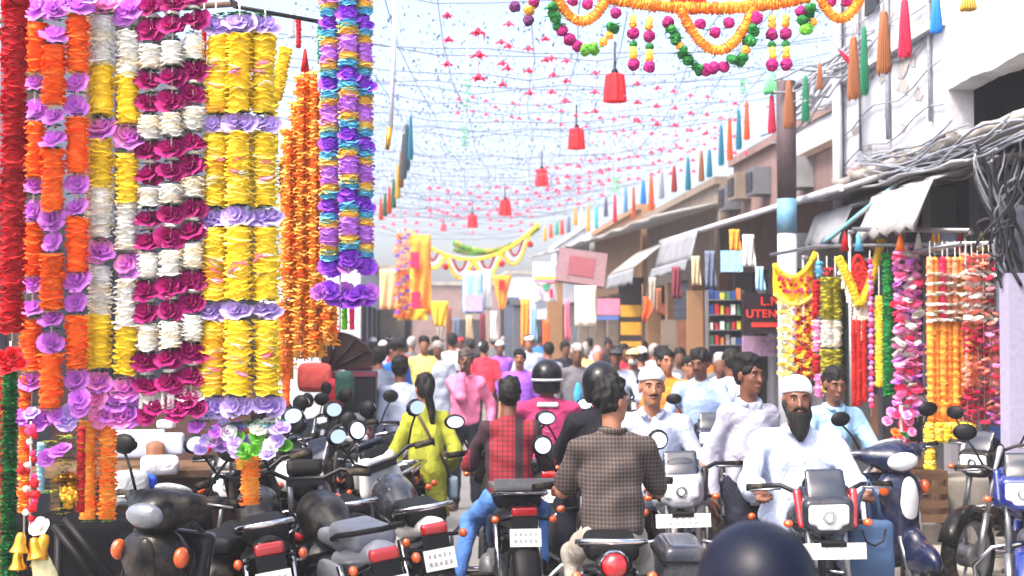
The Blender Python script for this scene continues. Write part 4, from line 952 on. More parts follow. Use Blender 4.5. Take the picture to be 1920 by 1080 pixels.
# G1 dark red rope and what hangs from it
g = Gar('flower_garland', 'dark red ruffled garland rope at the far left', 'garland', 30, -20, 5.6)
g.string(30, -20, 640); g.rings([REDP, REDP, mat('petal_deepred', (150, 6, 22), .75, trans=.3)], 28, -15, 622, 25, 10, .5)
g = Gar('flower_garland', 'dark green leafy strand topped by red flowers at the bottom left edge', 'garland', 20, 640, 5.5)
for x, y in ((8, 672), (28, 668), (18, 690), (40, 680)): g.rose(REDP, x, y, 15, -.02)
g.string(20, 640, 1110)
g.rings([GRN, DGRN, GRN, pet('leaf_green', (40, 140, 64))], 20, 700, 1110, 15, 8, .6)
for i in range(50): g.leaf([GRN, DGRN, GRN][i % 3], 20 + rg.uniform(-4, 4), 704 + i * 8.2, 19, -.02)
g = Gar('flower_garland', 'orange beaded strand with red specks along the bottom left edge', 'garland', 50, 700, 5.75)
g.string(48, 700, 1000); g.rings([ORANGE, MARI, REDP], 48, 705, 960, 13, 10)
g.string(2, 690, 1100); g.rings([REDP, ORANGE, GRN], 2, 700, 1090, 12, 11)
g = Gar('bead_strand', 'strand of small red and white beads above the golden bells', 'garland', 68, 800, 5.45)
g.string(58, 790, 1000)
for i, y in enumerate(range(806, 985, 11)): g.pom([HOT, REDP, WHT, REDP][i % 4], 58 + 8 * math.sin(i * 1.7), y, 6.5 + (5 if i == 0 else 0))
for x, y in ((70, 905), (72, 925), (66, 950), (46, 880)): g.pom(REDP, x, y, 9, -.03)
g.rose(WHT, 76, 985, 15, -.02); g.leaf(LGRN, 76, 990, 15)
# bells
def bell_mesh():
    return MB().lathe([(.001, 0), (.012, -.002), (.02, -.02), (.024, -.05), (.036, -.072), (.04, -.078), (.034, -.076), (.02, -.05), (.001, -.02)], 14).ell((0, 0, -.08), (.009, .009, .009), 8).mesh('bell')
for i, (x, y, sc, rx) in enumerate(((40, 1012, .95, .1), (62, 1022, 1, -.2), (86, 1016, 1.1, .35), (34, 1046, .9, 0), (74, 1046, .8, .1))):
    o = ob('bell', cached('bell', bell_mesh), GOLD, None, Matrix.Translation(at(x, y - 14, 5.35 + .02 * i)) @ RY(rx) @ S(sc, sc, sc))
    tag(o, ['golden foil bell at the upper left of the bunch at bottom left', 'golden foil bell in the middle of the bunch under the white flower', 'rightmost tilted golden foil bell of the bunch at bottom left', 'lowest golden foil bell at the left of the bunch', 'lower golden foil bell at the right, over the pale fringe'][i], 'bell', 'golden bells at the bottom left')
o = tag(ob('bell_tassel', sdf_mesh('bell_tassel', [Pcap((0, 0, 0), (.02, 0, -.14), .035, .045), Pcap((.03, 0, -.04), (.05, 0, -.16), .02, .028)], .01, .02, .006), pet('pale_yellow', (240, 232, 180)), None, Matrix.Translation(at(78, 1055, 5.4))), 'pale yellow and white fringe hanging under the golden bells', 'tassel')
g = Gar('flower_garland', 'green and yellow leaf bunch with a lilac flower and golden ball', 'garland', 110, 800, 5.6)
for i in range(46):
    y = 815 + i * 3.4; x = 92 + rg.uniform(-6, 36)
    if i % 3: g.leaf([GRN, LEMON, LGRN, DGRN, OLIV][i % 5], x, y, 15, rg.uniform(.02, .06))
for x, y, r in ((92, 853, 14), (112, 843, 16), (124, 838, 12)): g.rose(PURP, x, y, r, -.05)
for i in range(5): g.ring(GOLD, 108 + i * 9, 890 + abs(i - 2) * 5, 13, .6)
for i in range(26):
    a = rg.uniform(0, 6.28); r_ = 22 * math.sqrt(rg.random()); g.pom(GOLD, 132 + r_ * math.cos(a), 930 + r_ * math.sin(a), 8, -.05 + .004 * r_, 'golden_bead')
g.rings([REDP, GOLD], 152, 800, 960, 10, 12)
g.rings(mat('petal_paleblue', (170, 212, 226), .7, trans=.3), 74, 830, 925, 9, 10, dy=.03)
g = Gar('flower_garland', 'pair of bright orange marigold strands hanging below the lilac flowers', 'garland', 183, 780, 5.85)
for x in (166, 202): g.string(x, 780, 970); g.rings([MARI, ORANGE, MARI], x, 790, 972, 18, 10, .5)
for x in (166, 202): g.leaf(LGRN, x, 976, 12)

# G2 triple orange strands with orchid-purple roses
g = Gar('flower_garland', 'three joined orange strands with orchid purple roses at regular gaps', 'garland', 107, -20, 5.8)
PAT = [(68, 24, [(45, 135), (230, 332), (420, 517), (600, 692)], [155, 205, 347, 395, 530, 574, 712], 0),
       (107, 24, [(90, 198), (285, 396), (478, 580), (662, 762)], [22, 68, 220, 263, 410, 455, 597, 640], -.035),
       (147, 23, [(30, 135), (222, 325), (410, 510), (592, 690)], [155, 197, 345, 386, 525, 568, 708], 0)]
for x, w_, secs, fl, dy in PAT:
    dx = (x - 107) * .12
    X = lambda y: x + dx * (y / 700 - .5) * 1.0
    g.string(x, -20, 770, dy=dy)
    for a, b in secs:
        g.rings([ORANGE, DEEPO, ORANGE], X(a), a, b, 23, 11, .45, dy, x1=X(b)); g.leaf(LEMON, X(b), b + 4, 17, dy); g.leaf(GRN, X(a), a - 6, 17, dy)
    for y in fl: g.leaf(DGRN, X(y), y + 18, 20, dy); g.rose(PURP, X(y), y, 21, dy - .012)
for x in (68, 106, 146): g.rose(PURP, x, 10, 25, -.02); g.rose(PURL, x + 18, -6, 22)
for i, (x, y) in enumerate(((50, 776), (72, 770), (96, 780), (120, 776), (142, 772), (160, 764), (84, 790), (134, 786), (60, 784), (160, 742))): g.rose([PURP, PURL, PURP][i % 3], x, y, 18, -.03 - .01 * (i % 2)); 
for x in (80, 110, 150): g.leaf(GRN, x, 758, 20)

# G3 pair white and yellow with pink roses
g = Gar('flower_garland', 'two joined white and yellow strands with pale pink roses', 'garland', 218, -20, 5.9)
for x, x1_, secs, fl in ((193, 200, [(WHT, 32, 125), (YEL, 125, 215), (YEL, 262, 350), (WHT, 350, 445), (WHT, 500, 590), (YEL, 590, 688)], [238, 470, 712]),
                    (242, 243, [(WHT, 62, 145), (YEL, 145, 232), (YEL, 290, 380), (WHT, 380, 470), (WHT, 525, 612), (YEL, 612, 700)], [257, 495, 726])):
    g.string(x, -20, 730)
    for m, a, b in secs: g.rings([m, m, CRM if m is WHT else YEL], x, a, b, 24, 11, .45)
    for y in fl:
        g.leaf(DGRN, x, y - 18, 20); g.rose(PINK, x - 3, y - 4, 22, -.01); g.rose(PURP, x + 4, y + 3, 22, -.015); g.leaf(GRN, x, y + 22, 21)
g.rings([CRM, PINK, CRM], 172, 30, 480, 16, 14, .45, .03); g.rings([CRM, YEL], 170, 120, 230, 15, 12, .45, .02)
g.string(172, -20, 700, dy=.03); g.rings(YEL, 174, 590, 690, 15, 12, .45, .03)
for x, y in ((180, 10), (205, 4), (236, 24), (246, 10)): g.rose(PINK if x < 210 else PURP, x, y, 24, -.01)
g.leaf(GRN, 195, 24, 24); g.leaf(GRN, 242, 50, 22)
for i, (x, y) in enumerate(((196, 776), (214, 768), (232, 778), (250, 774), (190, 744), (226, 748))): g.rose([PINK, PURP][i % 2], x, y, 21, -.02); g.leaf(GRN, x, y - 14, 18)

# G4 triple magenta and white
g = Gar('flower_garland', 'three joined strands of magenta roses alternating with white tiers', 'garland', 324, -20, 5.9)
for x, dy, off in ((284, 0, 8), (325, -.02, 3), (363, 0, -10)):
    xx = lambda y: x + (x - 324) * .06 * y / 700
    g.string(x, -20, 740, dy=dy)
    for y in (2, 45, 142, 186, 275, 318, 400, 442, 535, 577, 668, 712):
        yy = y + off; g.leaf(DGRN, xx(y), yy - 17, 19, dy); g.rose(MAG, xx(y) - 7, yy, 19, dy - .012); g.rose(MAG, xx(y) + 8, yy + 1, 18, dy - .004); g.rose(MAG, xx(y), yy, 17, dy + .03)
        g.rings(WHT, xx(y), yy - 24, yy - 18, 14, 8, .3, dy)
    for a, b in ((78, 122), (212, 252), (346, 380), (468, 513), (602, 648)):
        g.rings([WHT, WHT, CRM], xx(a), a + off, b + off, 22, 10, .45, dy); g.leaf(DGRN, xx(b), b + off + 3, 19, dy); g.leaf(DGRN, xx(a), a + off - 6, 19, dy)
    for k in range(4): g.rings(WHT, xx(740) + rg.uniform(-16, 16), 735, 765, 5, 8, .5, dy)
for x, y in ((300, 760), (325, 752), (345, 765), (362, 755), (376, 764), (334, 775), (280, 775), (355, 745)): g.rose(MAG, x, y, 17, -.02)
for x, y in ((290, 742), (318, 738), (350, 736), (375, 740)): g.rose(WHT, x, y, 15, .0); g.leaf(DGRN, x, y + 20, 16)

# G5 triple yellow with lilac bands
g = Gar('flower_garland', 'three joined thick yellow strands banded with lilac roses', 'garland', 450, 0, 5.95)
for x, dy, off in ((405, 0, 2), (451, -.03, 0), (497, 0, 0)):
    X = lambda y: x + (x - 450) * .14 * (y - 300) / 400 + (4 if x < 420 else 0)
    g.string(x, 0, 770, dy=dy)
    for y in (46, 231, 406, 580, 756):
        g.leaf(DGRN, X(y), y + off - 17, 23, dy); g.rose(PURL, X(y) - 8, y + off, 20, dy - .015); g.rose(PURL, X(y) + 11, y + off + 1, 20, dy - .008); g.leaf(DGRN, X(y), y + off + 18, 22, dy)
    for a, b in ((68, 212), (252, 386), (428, 560), (602, 736)):
        g.rings([YEL, YEL, LEMON, MARI if x < 420 else YEL], X(a), a + off, b + off, 27, 11, .45, dy, X(b))
        for k in range(4): g.ring(PINK if k % 2 else WHT, X(a) + rg.uniform(-8, 8), (a + b) / 2 + rg.uniform(-24, 34), 15, .25, dy - .03, 'petal_ring', .5)
for x in (425, 450, 478): g.leaf(GRN, x, 26, 22)
for i in range(34): 
    x = 372 + rg.random() * 166; y = 790 + rg.random() * 55; g.rose([PURL, WHT, PURP, LGRN, PURL][i % 5], x, y, 13, rg.uniform(-.04, .04))
for i in range(14): g.leaf([GRN, SKYB][i % 4 == 3], 375 + i * 11.5, 782 + 20 * rg.random(), 18)
g = Gar('flower_garland', 'short orange marigold tail below the lilac fringe of the yellow garland', 'garland', 470, 845, 6.2)
g.string(472, 840, 945); g.rings([MARI, ORANGE], 470, 848, 945, 19, 11, .5); g.rings([YEL, MARI], 455, 848, 880, 14, 11, .5)

# G6 orange lattice chains
g = Gar('flower_garland', 'broad orange marigold chain bunch narrowing to a red tip', 'garland', 572, 90, 6.9)
ob('red_tip', MB().tube([g.p(572, 92), g.p(572, 134)], [.006, .022], 8).mesh('red_tip'), REDP, g.t)
def chain(x, y0, y1, c, r=11.5):
    g.string(x, y0 - 8, y1, dy=.03 * (c % 2)); g.rings(pet('apricot', (255, 190, 90)), x, y0, y1 - 6, r * .8, 40, .3, .03 * (c % 2), name='petal_ring')
    for i in range(int((y1 - y0) / 13)):
        g.ring([MARI, MARI, pet('apricot', (255, 190, 90)), pet('apricot', (255, 190, 90)), ORANGE][rg.randrange(5)], x + (3 if i % 2 else -3), y0 + 13 * i + 6.5 * (c % 2), r, .75, .03 * (c % 2) - .01, 'petal_ring', .22)
for c, (x, y0, y1) in enumerate(((540, 250, 565), (552, 190, 565), (564, 150, 566), (576, 132, 566), (588, 140, 566), (599, 170, 560))): chain(x, y0, y1, c)
for c, x in enumerate((531, 545, 559, 573, 587, 601, 614, 626)): chain(x, 558 + abs(c - 3) * 3, 676 - (22 if c > 5 else 0) + (40 if c < 2 else 0), c, 12)
for x, y in ((532, 310), (534, 335), (530, 352), (536, 525), (534, 545), (540, 560)):
    for k in range(3): g.leaf(DGRN, x + rg.uniform(-4, 4), y - 8 + 8 * k, 17, .03)
g.rings([ORANGE, REDP], 540, 690, 760, 9, 11); g.rings([MARI, ORANGE], 532, 300, 556, 12, 14, .5, .05, 540)
g = Gar('flower_garland', 'plain yellow tube shaped garland tilted under the thin bar', 'garland', 535, 70, 7.2)
g.tube_rings(YEL, [(536, 90), (519, 188)], 14, 8, .6); g.string(536, 70, 90)
g.rings([YEL, DGRN], 519, 215, 290, 5, 16)

# G7 lilac/blue/yellow banded strands with violet cluster
g = Gar('flower_garland', 'three banded strands of violet, sky blue and yellow ending in a violet cluster', 'garland', 652, -30, 6.6)
for x, off, dy in ((620, 10, 0), (656, -8, -.03), (682, 6, .01)):
    xx = lambda y: x + (y / 500 - .5) * 4
    g.string(x, -30, 510, dy=dy)
    y = -38 + off; seq = [(pet('soft_violet', (206, 140, 236)), 34), (pet('soft_yellow', (255, 214, 100)), 13), (SKYB, 12), (VIOL, 30), (SKYB, 12), (pet('soft_yellow', (255, 214, 100)), 13)]
    i = 0
    while y < 495:
        m, h_ = seq[i % 6]
        if m is VIOL:
            g.rose(VIOL, xx(y) - 5, y + 13, 16, dy - .01); g.rose(VIOL, xx(y) + 6, y + 18, 16, dy); g.rings(VIOL, xx(y), y + 4, y + 28, 15, 9, .6, dy)
        else: g.rings(m, xx(y), y, y + h_, 20, 8, .5, dy)
        y += h_; i += 1
for i, (x, y) in enumerate(((600, 548), (618, 544), (634, 550), (650, 546), (666, 552), (682, 546), (698, 544), (642, 562), (660, 566), (672, 560), (626, 556), (690, 556), (650, 500), (625, 490), (684, 494), (664, 486))): g.rose(VIOL if i % 3 else PURP, x, y, 16, -.02 + .01 * (i % 4))
g.string(640, 500, 620); g.rings(LGRN, 646, 570, 618, 7, 9, dy=.1); g.rings(HOT, 660, 570, 618, 6, 9, dy=.1)

# extra background strands seen through the gaps at the top
for px, py0, py1, m, d, lab in ((548, 20, 70, WHT, 8.2, 'white'), (600, 40, 120, pet('teal', (40, 130, 120)), 8.4, 'teal'), (560, 36, 90, REDP, 8.0, 'thin red'), (383, 20, 150, REDP, 6.4, 'slim scarlet')):
    g = Gar('flower_garland', lab + ' strand glimpsed behind the front garlands under the thin bar', 'garland', px, py0, d); g.string(px, py0 - 15, py1); g.rings(m, px, py0, py1, 6, 8)

# ---- right stall of garlands
t = thing('garland_stand', 'pale metal frame carrying the right hand garlands above the street edge', 'stand', (0, 0, 0))
pa, pb, pc_, pd = at(1445, 478, 13.2), at(1600, 430, 12.0), at(1820, 432, 10.8), at(1890, 450, 10.4)
ob('top_bar', MB().tube([pb, pc_], .02, 8).mesh('top_bar'), STEEL, t)
ob('lower_bar', MB().tube([pa, at(1530, 462, 12.6), at(1880, 455, 10.5)], .016, 8).mesh('lower_bar'), STEEL, t)
for q in (at(1512, 478, 12.9), pb, pc_): ob('stall_post', MB().tube([(q.x, q.y + .1, .13), (q.x, q.y + .1, q.z)], .018, 8).mesh('stall_post'), STEEL, t); ob('tie', MB().tube([(q.x, q.y + .1, q.z - .02), (q.x, q.y - .02, q.z - .02)], .016, 8).mesh('tie'), STEEL, t)
ob('backboard', MB().box(at(1525, 470, 14.2), (.5, .05, .35)).mesh('backboard'), STEEL, t)

g = Gar('door_toran', 'yellow scalloped toran with red flower prints at the left end of the right stall', 'toran', 1488, 470, 12.8)
rows = []
for i in range(6):
    rows.append([])
    for j in range(15):
        u = j / 14; top = 494 + 26 * math.sin(math.pi * u) - 24 * u ** 3; bot = 548 + 20 * math.sin(math.pi * u); rows[-1].append(tuple(g.p(1450 + 78 * u, top + (bot - top) * i / 5, .02 * math.sin(j))))
ob('cloth_panel', sheet(rows, .01).mesh('cloth_panel'), cloth('toran_yellow', (250, 208, 20)), g.t)
for i in range(26): g.pom(REDP if i % 3 else HOT, 1458 + rg.random() * 62, 518 + rg.random() * 30, 3.6, -.03, 'printed_flower')
g.tube_rings(YEL, curve((1450, 496), (1530, 474), 34), 5.5, 5, .7, -.02); g.tube_rings(LEMON, curve((1450, 550), (1528, 548), 22), 4.5, 5, .7, -.02)
for x, ms in ((1466, [LEMON, WHT]), (1478, [LEMON, YEL])):
    for i in range(18): g.ring(ms[i % 2], x + (3 if i % 2 else -3), 568 + i * 8.2, 8, .6, 0, 'petal_ring', .5)
for x in (1495, 1508, 1520):
    for i in range(19): g.ring([REDP, MARI, YEL][(i + (x // 12)) % 3], x + (3 if i % 2 else -3), 566 + i * 7.8, 8, .6, 0, 'petal_ring', .6)
for x in (1468, 1500, 1520): g.string(x, 540, 715)
g = Gar('flower_garland', 'slim red, blue and pink strand beside the yellow toran', 'garland', 1534, 480, 12.6)
g.string(1534, 475, 740); g.rings([SKYB, WHT], 1536, 490, 520, 8, 8); g.rings(REDP, 1530, 525, 592, 9, 8); g.rings([PINK, WHT], 1531, 600, 660, 9, 8); g.rings(REDP, 1530, 665, 700, 9, 8); g.rings(PINK, 1534, 700, 745, 9, 8)
g = Gar('flower_garland', 'olive green puffy garland with white bands', 'garland', 1558, 480, 12.3)
for x in (1550, 1566): g.string(x, 480, 720); g.rings(OLIV, x, 520, 598, 13, 9, .5); g.rings([WHT, CRM], x, 600, 650, 13, 9, .4); g.rings(OLIV, x, 655, 735, 13, 9, .5)
g.rings([DGRN, GRN], 1582, 540, 740, 8, 9, dy=.05); g.string(1582, 480, 740, dy=.05); g.ring(REDP, 1553, 510, 10, 1.2)
g = Gar('door_toran', 'yellow V shaped necklace garland around a red oval with white fringe', 'toran', 1608, 450, 12.1)
V = curve((1568, 482), (1608, 572), -4, 6) + curve((1608, 572), (1652, 448), 18, 8)[1:]
g.tube_rings(YEL, V, 9, 6, .6, -.03)
for i in range(30):
    a = 6.283 * i / 30; 
    for rr in (1, .6, .2): g.pom(REDP if i % 2 else pet('scarlet', (226, 44, 28)), 1609 + 13 * rr * math.cos(a), 519 + 38 * rr * math.sin(a), 5, 0, 'red_flower')
for (x, y), n in zip(V[1::1], [2, 4, 6, 8, 10, 11, 11, 10, 8, 6, 5, 3, 2, 2]):
    for k in range(n): g.pom(WHT if k % 2 else CRM, x + rg.uniform(-2, 2), y + 12 + k * 6, 4, 0, 'white_bead')
g.string(1600, 560, 760); g.string(1616, 560, 740)
for x in (1598, 1607, 1618): g.rings([pet('scarlet', (226, 44, 28)), REDP], x, 600, 745 + (x % 3) * 8, 7, 7, .6)
g = Gar('flower_garland', 'thin pink dotted strand next to the red strands', 'garland', 1631, 480, 11.9)
g.string(1631, 470, 780)
for i in range(28): g.pom([HOT, PURP, PINK][i % 3], 1631 + 2 * (i % 2), 490 + i * 10, 5)
g = Gar('flower_garland', 'flat lemon yellow strand between pink dots and green', 'garland', 1648, 530, 11.9)
g.string(1648, 500, 725); g.rings([YEL, YEL, LEMON], 1648, 555, 725, 9, 7, .6)
g = Gar('flower_garland', 'solid bright green strand in the right stall', 'garland', 1664, 470, 11.8)
g.string(1664, 462, 742); g.rings([pet('bright_green', (16, 140, 60))], 1664, 474, 742, 11, 7, .6)
g = Gar('flower_garland', 'pink and white tinsel garland, three fluffy strands', 'garland', 1700, 460, 11.4)
for x in (1684, 1702, 1718):
    g.string(x, 455, 790); 
    for i in range(40): g.ring([PINK, HOT, PURP, PINK, WHT][rg.randrange(5)], x + rg.uniform(-4, 4), 466 + i * 8, rg.uniform(9, 13), .4, rg.uniform(-.03, .03), 'petal_ring', .6)
g = Gar('flower_garland', 'wide orange garland skirt with white stripes and crimson blocks at right', 'garland', 1805, 450, 10.9)
for c, x in enumerate((1742, 1754, 1766, 1778, 1790, 1802, 1814, 1826)):
    g.string(x, 452, 800, dy=.03 * (c % 2))
    g.rings([pet('peach', (250, 170, 120)), MARI, HOT, pet('peach', (250, 170, 120))][c % 4], x, 482, 600, 8, 13, .5, .02 * (c % 2))
    for y in (516, 534, 552, 570, 586, 600): g.ring(WHT, x, y + rg.uniform(-3, 3), 11, .3, -.03)
    g.rings([MARI, MARI, ORANGE], x, 602, 790 if c < 5 else 742, 9, 13, .5, .02 * (c % 2))
g = Gar('flower_garland', 'crimson and pink foil garland with white stripes at the right edge', 'garland', 1840, 460, 10.6)
for c, x in enumerate((1810, 1821, 1832, 1843, 1854, 1865, 1876, 1886)):
    g.string(x, 455, 800, .003)
    for i in range(30):
        y = 478 + i * 10.6 + 5 * (c % 2); m = (CRIM if (608 < y < 665 or y > 725) else pet('salmon', (240, 150, 130))) if c < 4 else [pet('dusty_pink', (220, 140, 150)), PURP, pet('salmon', (240, 150, 130)), CRIM, PINK][rg.randrange(5)]
        if 505 < y < 605 and i % 2: m = WHT
        g.ring(m, x + rg.uniform(-2, 2), y, 9, .35, rg.uniform(-.03, .03), 'petal_ring', .5)
g = Gar('flower_garland', 'bright yellow marigold hem below the orange skirt garland', 'garland', 1785, 790, 10.85)
for x in (1742, 1758, 1774, 1790, 1806, 1822): g.string(x, 780, 830); g.rings([YEL, LEMON], x, 792, 830 + (50 if x < 1750 else 0), 11, 10, .5)
for i, (px, m) in enumerate(((1688, ORANGE), (1722, WHT), (1750, MARI), (1760, GOLD), (1800, REDP), (1840, LEMON), (1610, SKYB), (1584, REDP))):
    g = Gar('paper_cone', ['orange', 'white', 'marigold', 'gold', 'red', 'lemon', 'blue', 'scarlet'][i] + ' paper cone tip tied to the bar of the right stall', 'paper cone', px, 440, 11.3)
    ob('cone', MB().lathe([(.001, .03), (.012, 0), (.04, -.13), (.001, -.12)], 10).mesh('cone'), m, g.t)
g = Gar('flower_bunch', 'bunch of pink and orange flowers standing beside the garlands', 'flowers', 1690, 780, 11)
for i in range(22): g.rose([PINK, HOT, ORANGE, ORANGE, GRN][rg.randrange(5)] if i > 8 else [PINK, HOT][i % 2], 1690 + rg.uniform(-22, 22), 772 + rg.uniform(0, 25) + (0 if i < 9 else 28), 8, rg.uniform(-.06, .06))
g.string(1690, 760, 900, .012)

# ---- overhead toran at the top
g = Gar('overhead_toran', 'orange marigold toran with hanging loops of green and purple pompoms across the top', 'toran', 1330, -60, 7.6)
g.tube_rings([MARI, ORANGE, MARI], curve((1120, -4), (1520, -8), 22, 16), 13, 8, .6)
for pts in (curve((1036, -10), (1140, -6), 54), curve((1274, 20), (1412, 18), 78), curve((1536, -10), (1618, -14), 46)): g.tube_rings([MARI, ORANGE, MARI], pts, 11, 8, .6, -.02)
def pomloop(pts, seq):
    L = 0
    for i, (x, y) in enumerate(pts):
        m, k = seq[i % len(seq)]
        if k == 'l':
            for q in range(3): g.pom(m, x + rg.uniform(-5, 5), y + rg.uniform(-6, 6), rg.uniform(7, 11), -.03 + rg.uniform(-.02, .02), 'leaf_tuft')
            g.leaf(m, x, y, 19, -.03)
        else: g.pom(m, x, y, k, -.03)
FOL = pet('foliage_green', (40, 130, 60)); 
pomloop([(1032, 22), (1036, 38), (1046, 52), (1052, 64), (1066, 80), (1080, 92), (1096, 98), (1112, 94), (1128, 84), (1140, 72), (1146, 54), (1152, 30)], [(FOL, 'l'), (FOL, 'l'), (FOL, 'l'), (MAG, 11), (MAG, 12), (MAG, 11), (LGRN, 'l'), (LGRN, 'l'), (MARI, 9), (MARI, 8), (FOL, 'l'), (MAG, 11)])
pomloop([(1250, 46), (1258, 62), (1264, 76), (1272, 90), (1280, 104), (1290, 118), (1306, 130), (1322, 134), (1336, 130), (1354, 128), (1370, 118), (1388, 112), (1396, 96), (1404, 78), (1412, 56), (1416, 36)], [(MAG, 12), (FOL, 'l'), (FOL, 'l'), (MARI, 8), (FOL, 'l'), (FOL, 'l'), (FOL, 'l'), (MAG, 12), (MAG, 12), (MAG, 11), (FOL, 'l'), (FOL, 'l'), (MARI, 9), (FOL, 'l'), (FOL, 'l'), (MAG, 13)])
pomloop([(1500, 22), (1506, 38), (1512, 54), (1524, 42), (1520, 20)], [(MAG, 11), (FOL, 'l'), (LGRN, 'l'), (MARI, 8), (FOL, 'l')])
for x, y in ((1072, 6), (1100, 12), (1312, 46), (1340, 62), (1366, 44), (1560, 2), (1590, 0)): g.pom(MAG, x, y, 11, -.01)
for x, y in ((1326, 56), (1354, 54), (1576, 6)): g.leaf(FOL, x, y, 10)
for x, ys in ((1186, 36), (1216, 40), (1449, 34), (1475, 32)):
    g.string(x, -20, ys + 90)
    for i, (dy_, m, r) in enumerate(((0, LEMON, 8), (12, MARI, 8), (30, MAG, 12), (50, FOL, 8), (60, LEMON, 8), (72, MARI, 8), (88, MAG, 12))): g.pom(m, x + rg.uniform(-1, 1), ys + dy_, r)
for x, y, m in ((965, 18, pet('plum', (110, 50, 110))), (990, 44, pet('plum', (110, 50, 110))), (992, 24, GOLD), (1000, 10, MAG), (1460, -2, MAG)): g.pom(m, x, y, 11)
ob('red_panel', MB().box(g.p(1292, -2, .03), (.19, .02, .05)).mesh('red_panel'), cloth('red', (220, 30, 40)), g.t)
g.string(960, -60, 20); g.string(990, -60, 44)
ob('cord', MB().tube([g.p(900, -60), g.p(1120, -30), g.p(1330, -8), g.p(1520, -30), g.p(1760, -60)], .008, 6).mesh('cord'), STRING, g.t)

# ---- red paper lanterns
RLAN = mat('red_paper', (232, 30, 44), .7, var=.06, trans=.35); cn = 0
for (x, y, w_, d), place in zip(((1153, 165, 46, 14.5), (1081, 260, 34, 19.6), (1016, 333, 27, 25), (947, 390, 25, 28), (886, 415, 21, 33), (832, 427, 12, 50)), ('largest and nearest', 'second nearest', 'third from the front', 'fourth from the front', 'fifth from the front', 'smallest and farthest')):
    c = at(x, y, d); r = w_ / 2 * d / F
    tt = thing('paper_lantern', 'red pleated paper lantern, %s of the line over the street' % place, 'lantern', c, 0, 'red paper lanterns over the street')
    def lan():
        n = 20; V = []; prof = [(.72, 1.0), (.80, .9), (.92, 0), (1, -1.0)]
        for rr, z in prof:
            for j in range(n): a = 6.2832 * j / n; q = rr * (1 if j % 2 else .9); V.append((q * math.cos(a), q * math.sin(a), z))
        Fs = [(i * n + (j + 1) % n, i * n + j, (i + 1) * n + j, (i + 1) * n + (j + 1) % n) for i in range(3) for j in range(n)]; Fs.append(tuple(range(n)))
        return MB().add(V, Fs).mesh('shade')
    ob('shade', cached('lantern', lan), RLAN, tt, S(r, r, r * 1.12))
    ob('hanger', MB().tube([(0, 0, r), (0, 0, r + .35)], .012, 5).mesh('hanger'), CABLE, tt); ob('finial', MB().ell((0, 0, r * 1.2), (.04, .04, .06), 8).mesh('finial'), BLACK, tt)

# ---- strings across the street and the pink flower drops
FLP = mat('petal_dropflower', (240, 62, 104), .7, var=.1, trans=.35, ovar=.1)
def drop_mesh():
    b = MB()
    for k in range(6):
        a = k * math.pi / 3; c, s = math.cos(a), math.sin(a)
        P = lambda x, y, z: (x * c - y * s, x * s + y * c, z)
        b.add([P(.0, 0, .25), P(.5, -.32, .12), P(1.05, 0, -.2), P(.5, .32, .12)], [(0, 1, 2, 3)])
    b.lathe([(.001, .6), (.2, .45), (.34, .15), (.25, -.1), (.001, -.15)], 8)
    return b.mesh('drop_flower')
SG = 'threads of pink flowers hung above the street'
def drop(x, y, d, n=3, gap=44, r=.075, m=FLP):
    tt = thing('flower_thread', 'thin thread with small pink flowers hanging from the strings above the street', 'flower string', at(x, y, d), 0, SG); k = d / F
    for i in range(n): ob('pink_flower', cached('dropf', drop_mesh), m, tt, T(rg.uniform(-.01, .01), 0, -i * gap * k) @ RZ(rg.uniform(0, 1)) @ S(r, r, r))
    ob('thread', MB().tube([(0, 0, 30 * k), (0, 0, -(n - 1) * gap * k)], .004, 4).mesh('thread'), STRING, tt)
for x, y, d, n, gap in ((840, 30, 13, 3, 46), (897, 62, 10, 3, 43), (952, 46, 14, 3, 42), (941, 80, 14, 3, 40), (992, 92, 14, 3, 42), (1024, 74, 14.5, 2, 40), (1036, 110, 15, 3, 32), (1062, 115, 15, 3, 38), (1115, 138, 15.5, 3, 36), (1195, 158, 16, 3, 35), (1232, 166, 17, 3, 34), (1264, 172, 18, 3, 32), (1295, 180, 19, 3, 33), (1325, 182, 19.5, 3, 34), (1352, 191, 20, 4, 31), (1378, 195, 20.5, 4, 31), (1400, 198, 21, 4, 30),
                        (1352, 222, 24, 3, 22), (1340, 240, 25, 3, 20), (1320, 232, 26, 3, 20), (1290, 245, 26, 3, 20), (1268, 235, 26, 3, 20)): drop(x, y, d, n, gap)
for i, x in enumerate(range(802, 1130, 19)): drop(x + rg.uniform(-4, 4), 358 + rg.uniform(-8, 8) - max(0, x - 950) * .16, 27 + rg.uniform(-2, 2), 3, 21, .085)
for i, x in enumerate(range(1010, 1300, 19)): drop(x + rg.uniform(-5, 5), 322 - (x - 1010) * .17 + rg.uniform(-7, 7), 23 + rg.uniform(-2, 2), 3, 21, .08)
for i, x in enumerate(range(716, 1010, 22)): drop(x + rg.uniform(-6, 6), 398 + rg.uniform(-9, 9), 36 + rg.uniform(-2, 3), 3, 16, .1)
for i, x in enumerate(range(1090, 1340, 22)): drop(x, 268 - (x - 1100) * .12 + rg.uniform(-6, 6), 25, 2, 24, .05)
for i, x in enumerate(range(860, 1240, 24)): drop(x + rg.uniform(-6, 6), 186 + (x - 860) * .12 + rg.uniform(-8, 8), 19 + rg.uniform(-1, 1), 2, 26, .06)
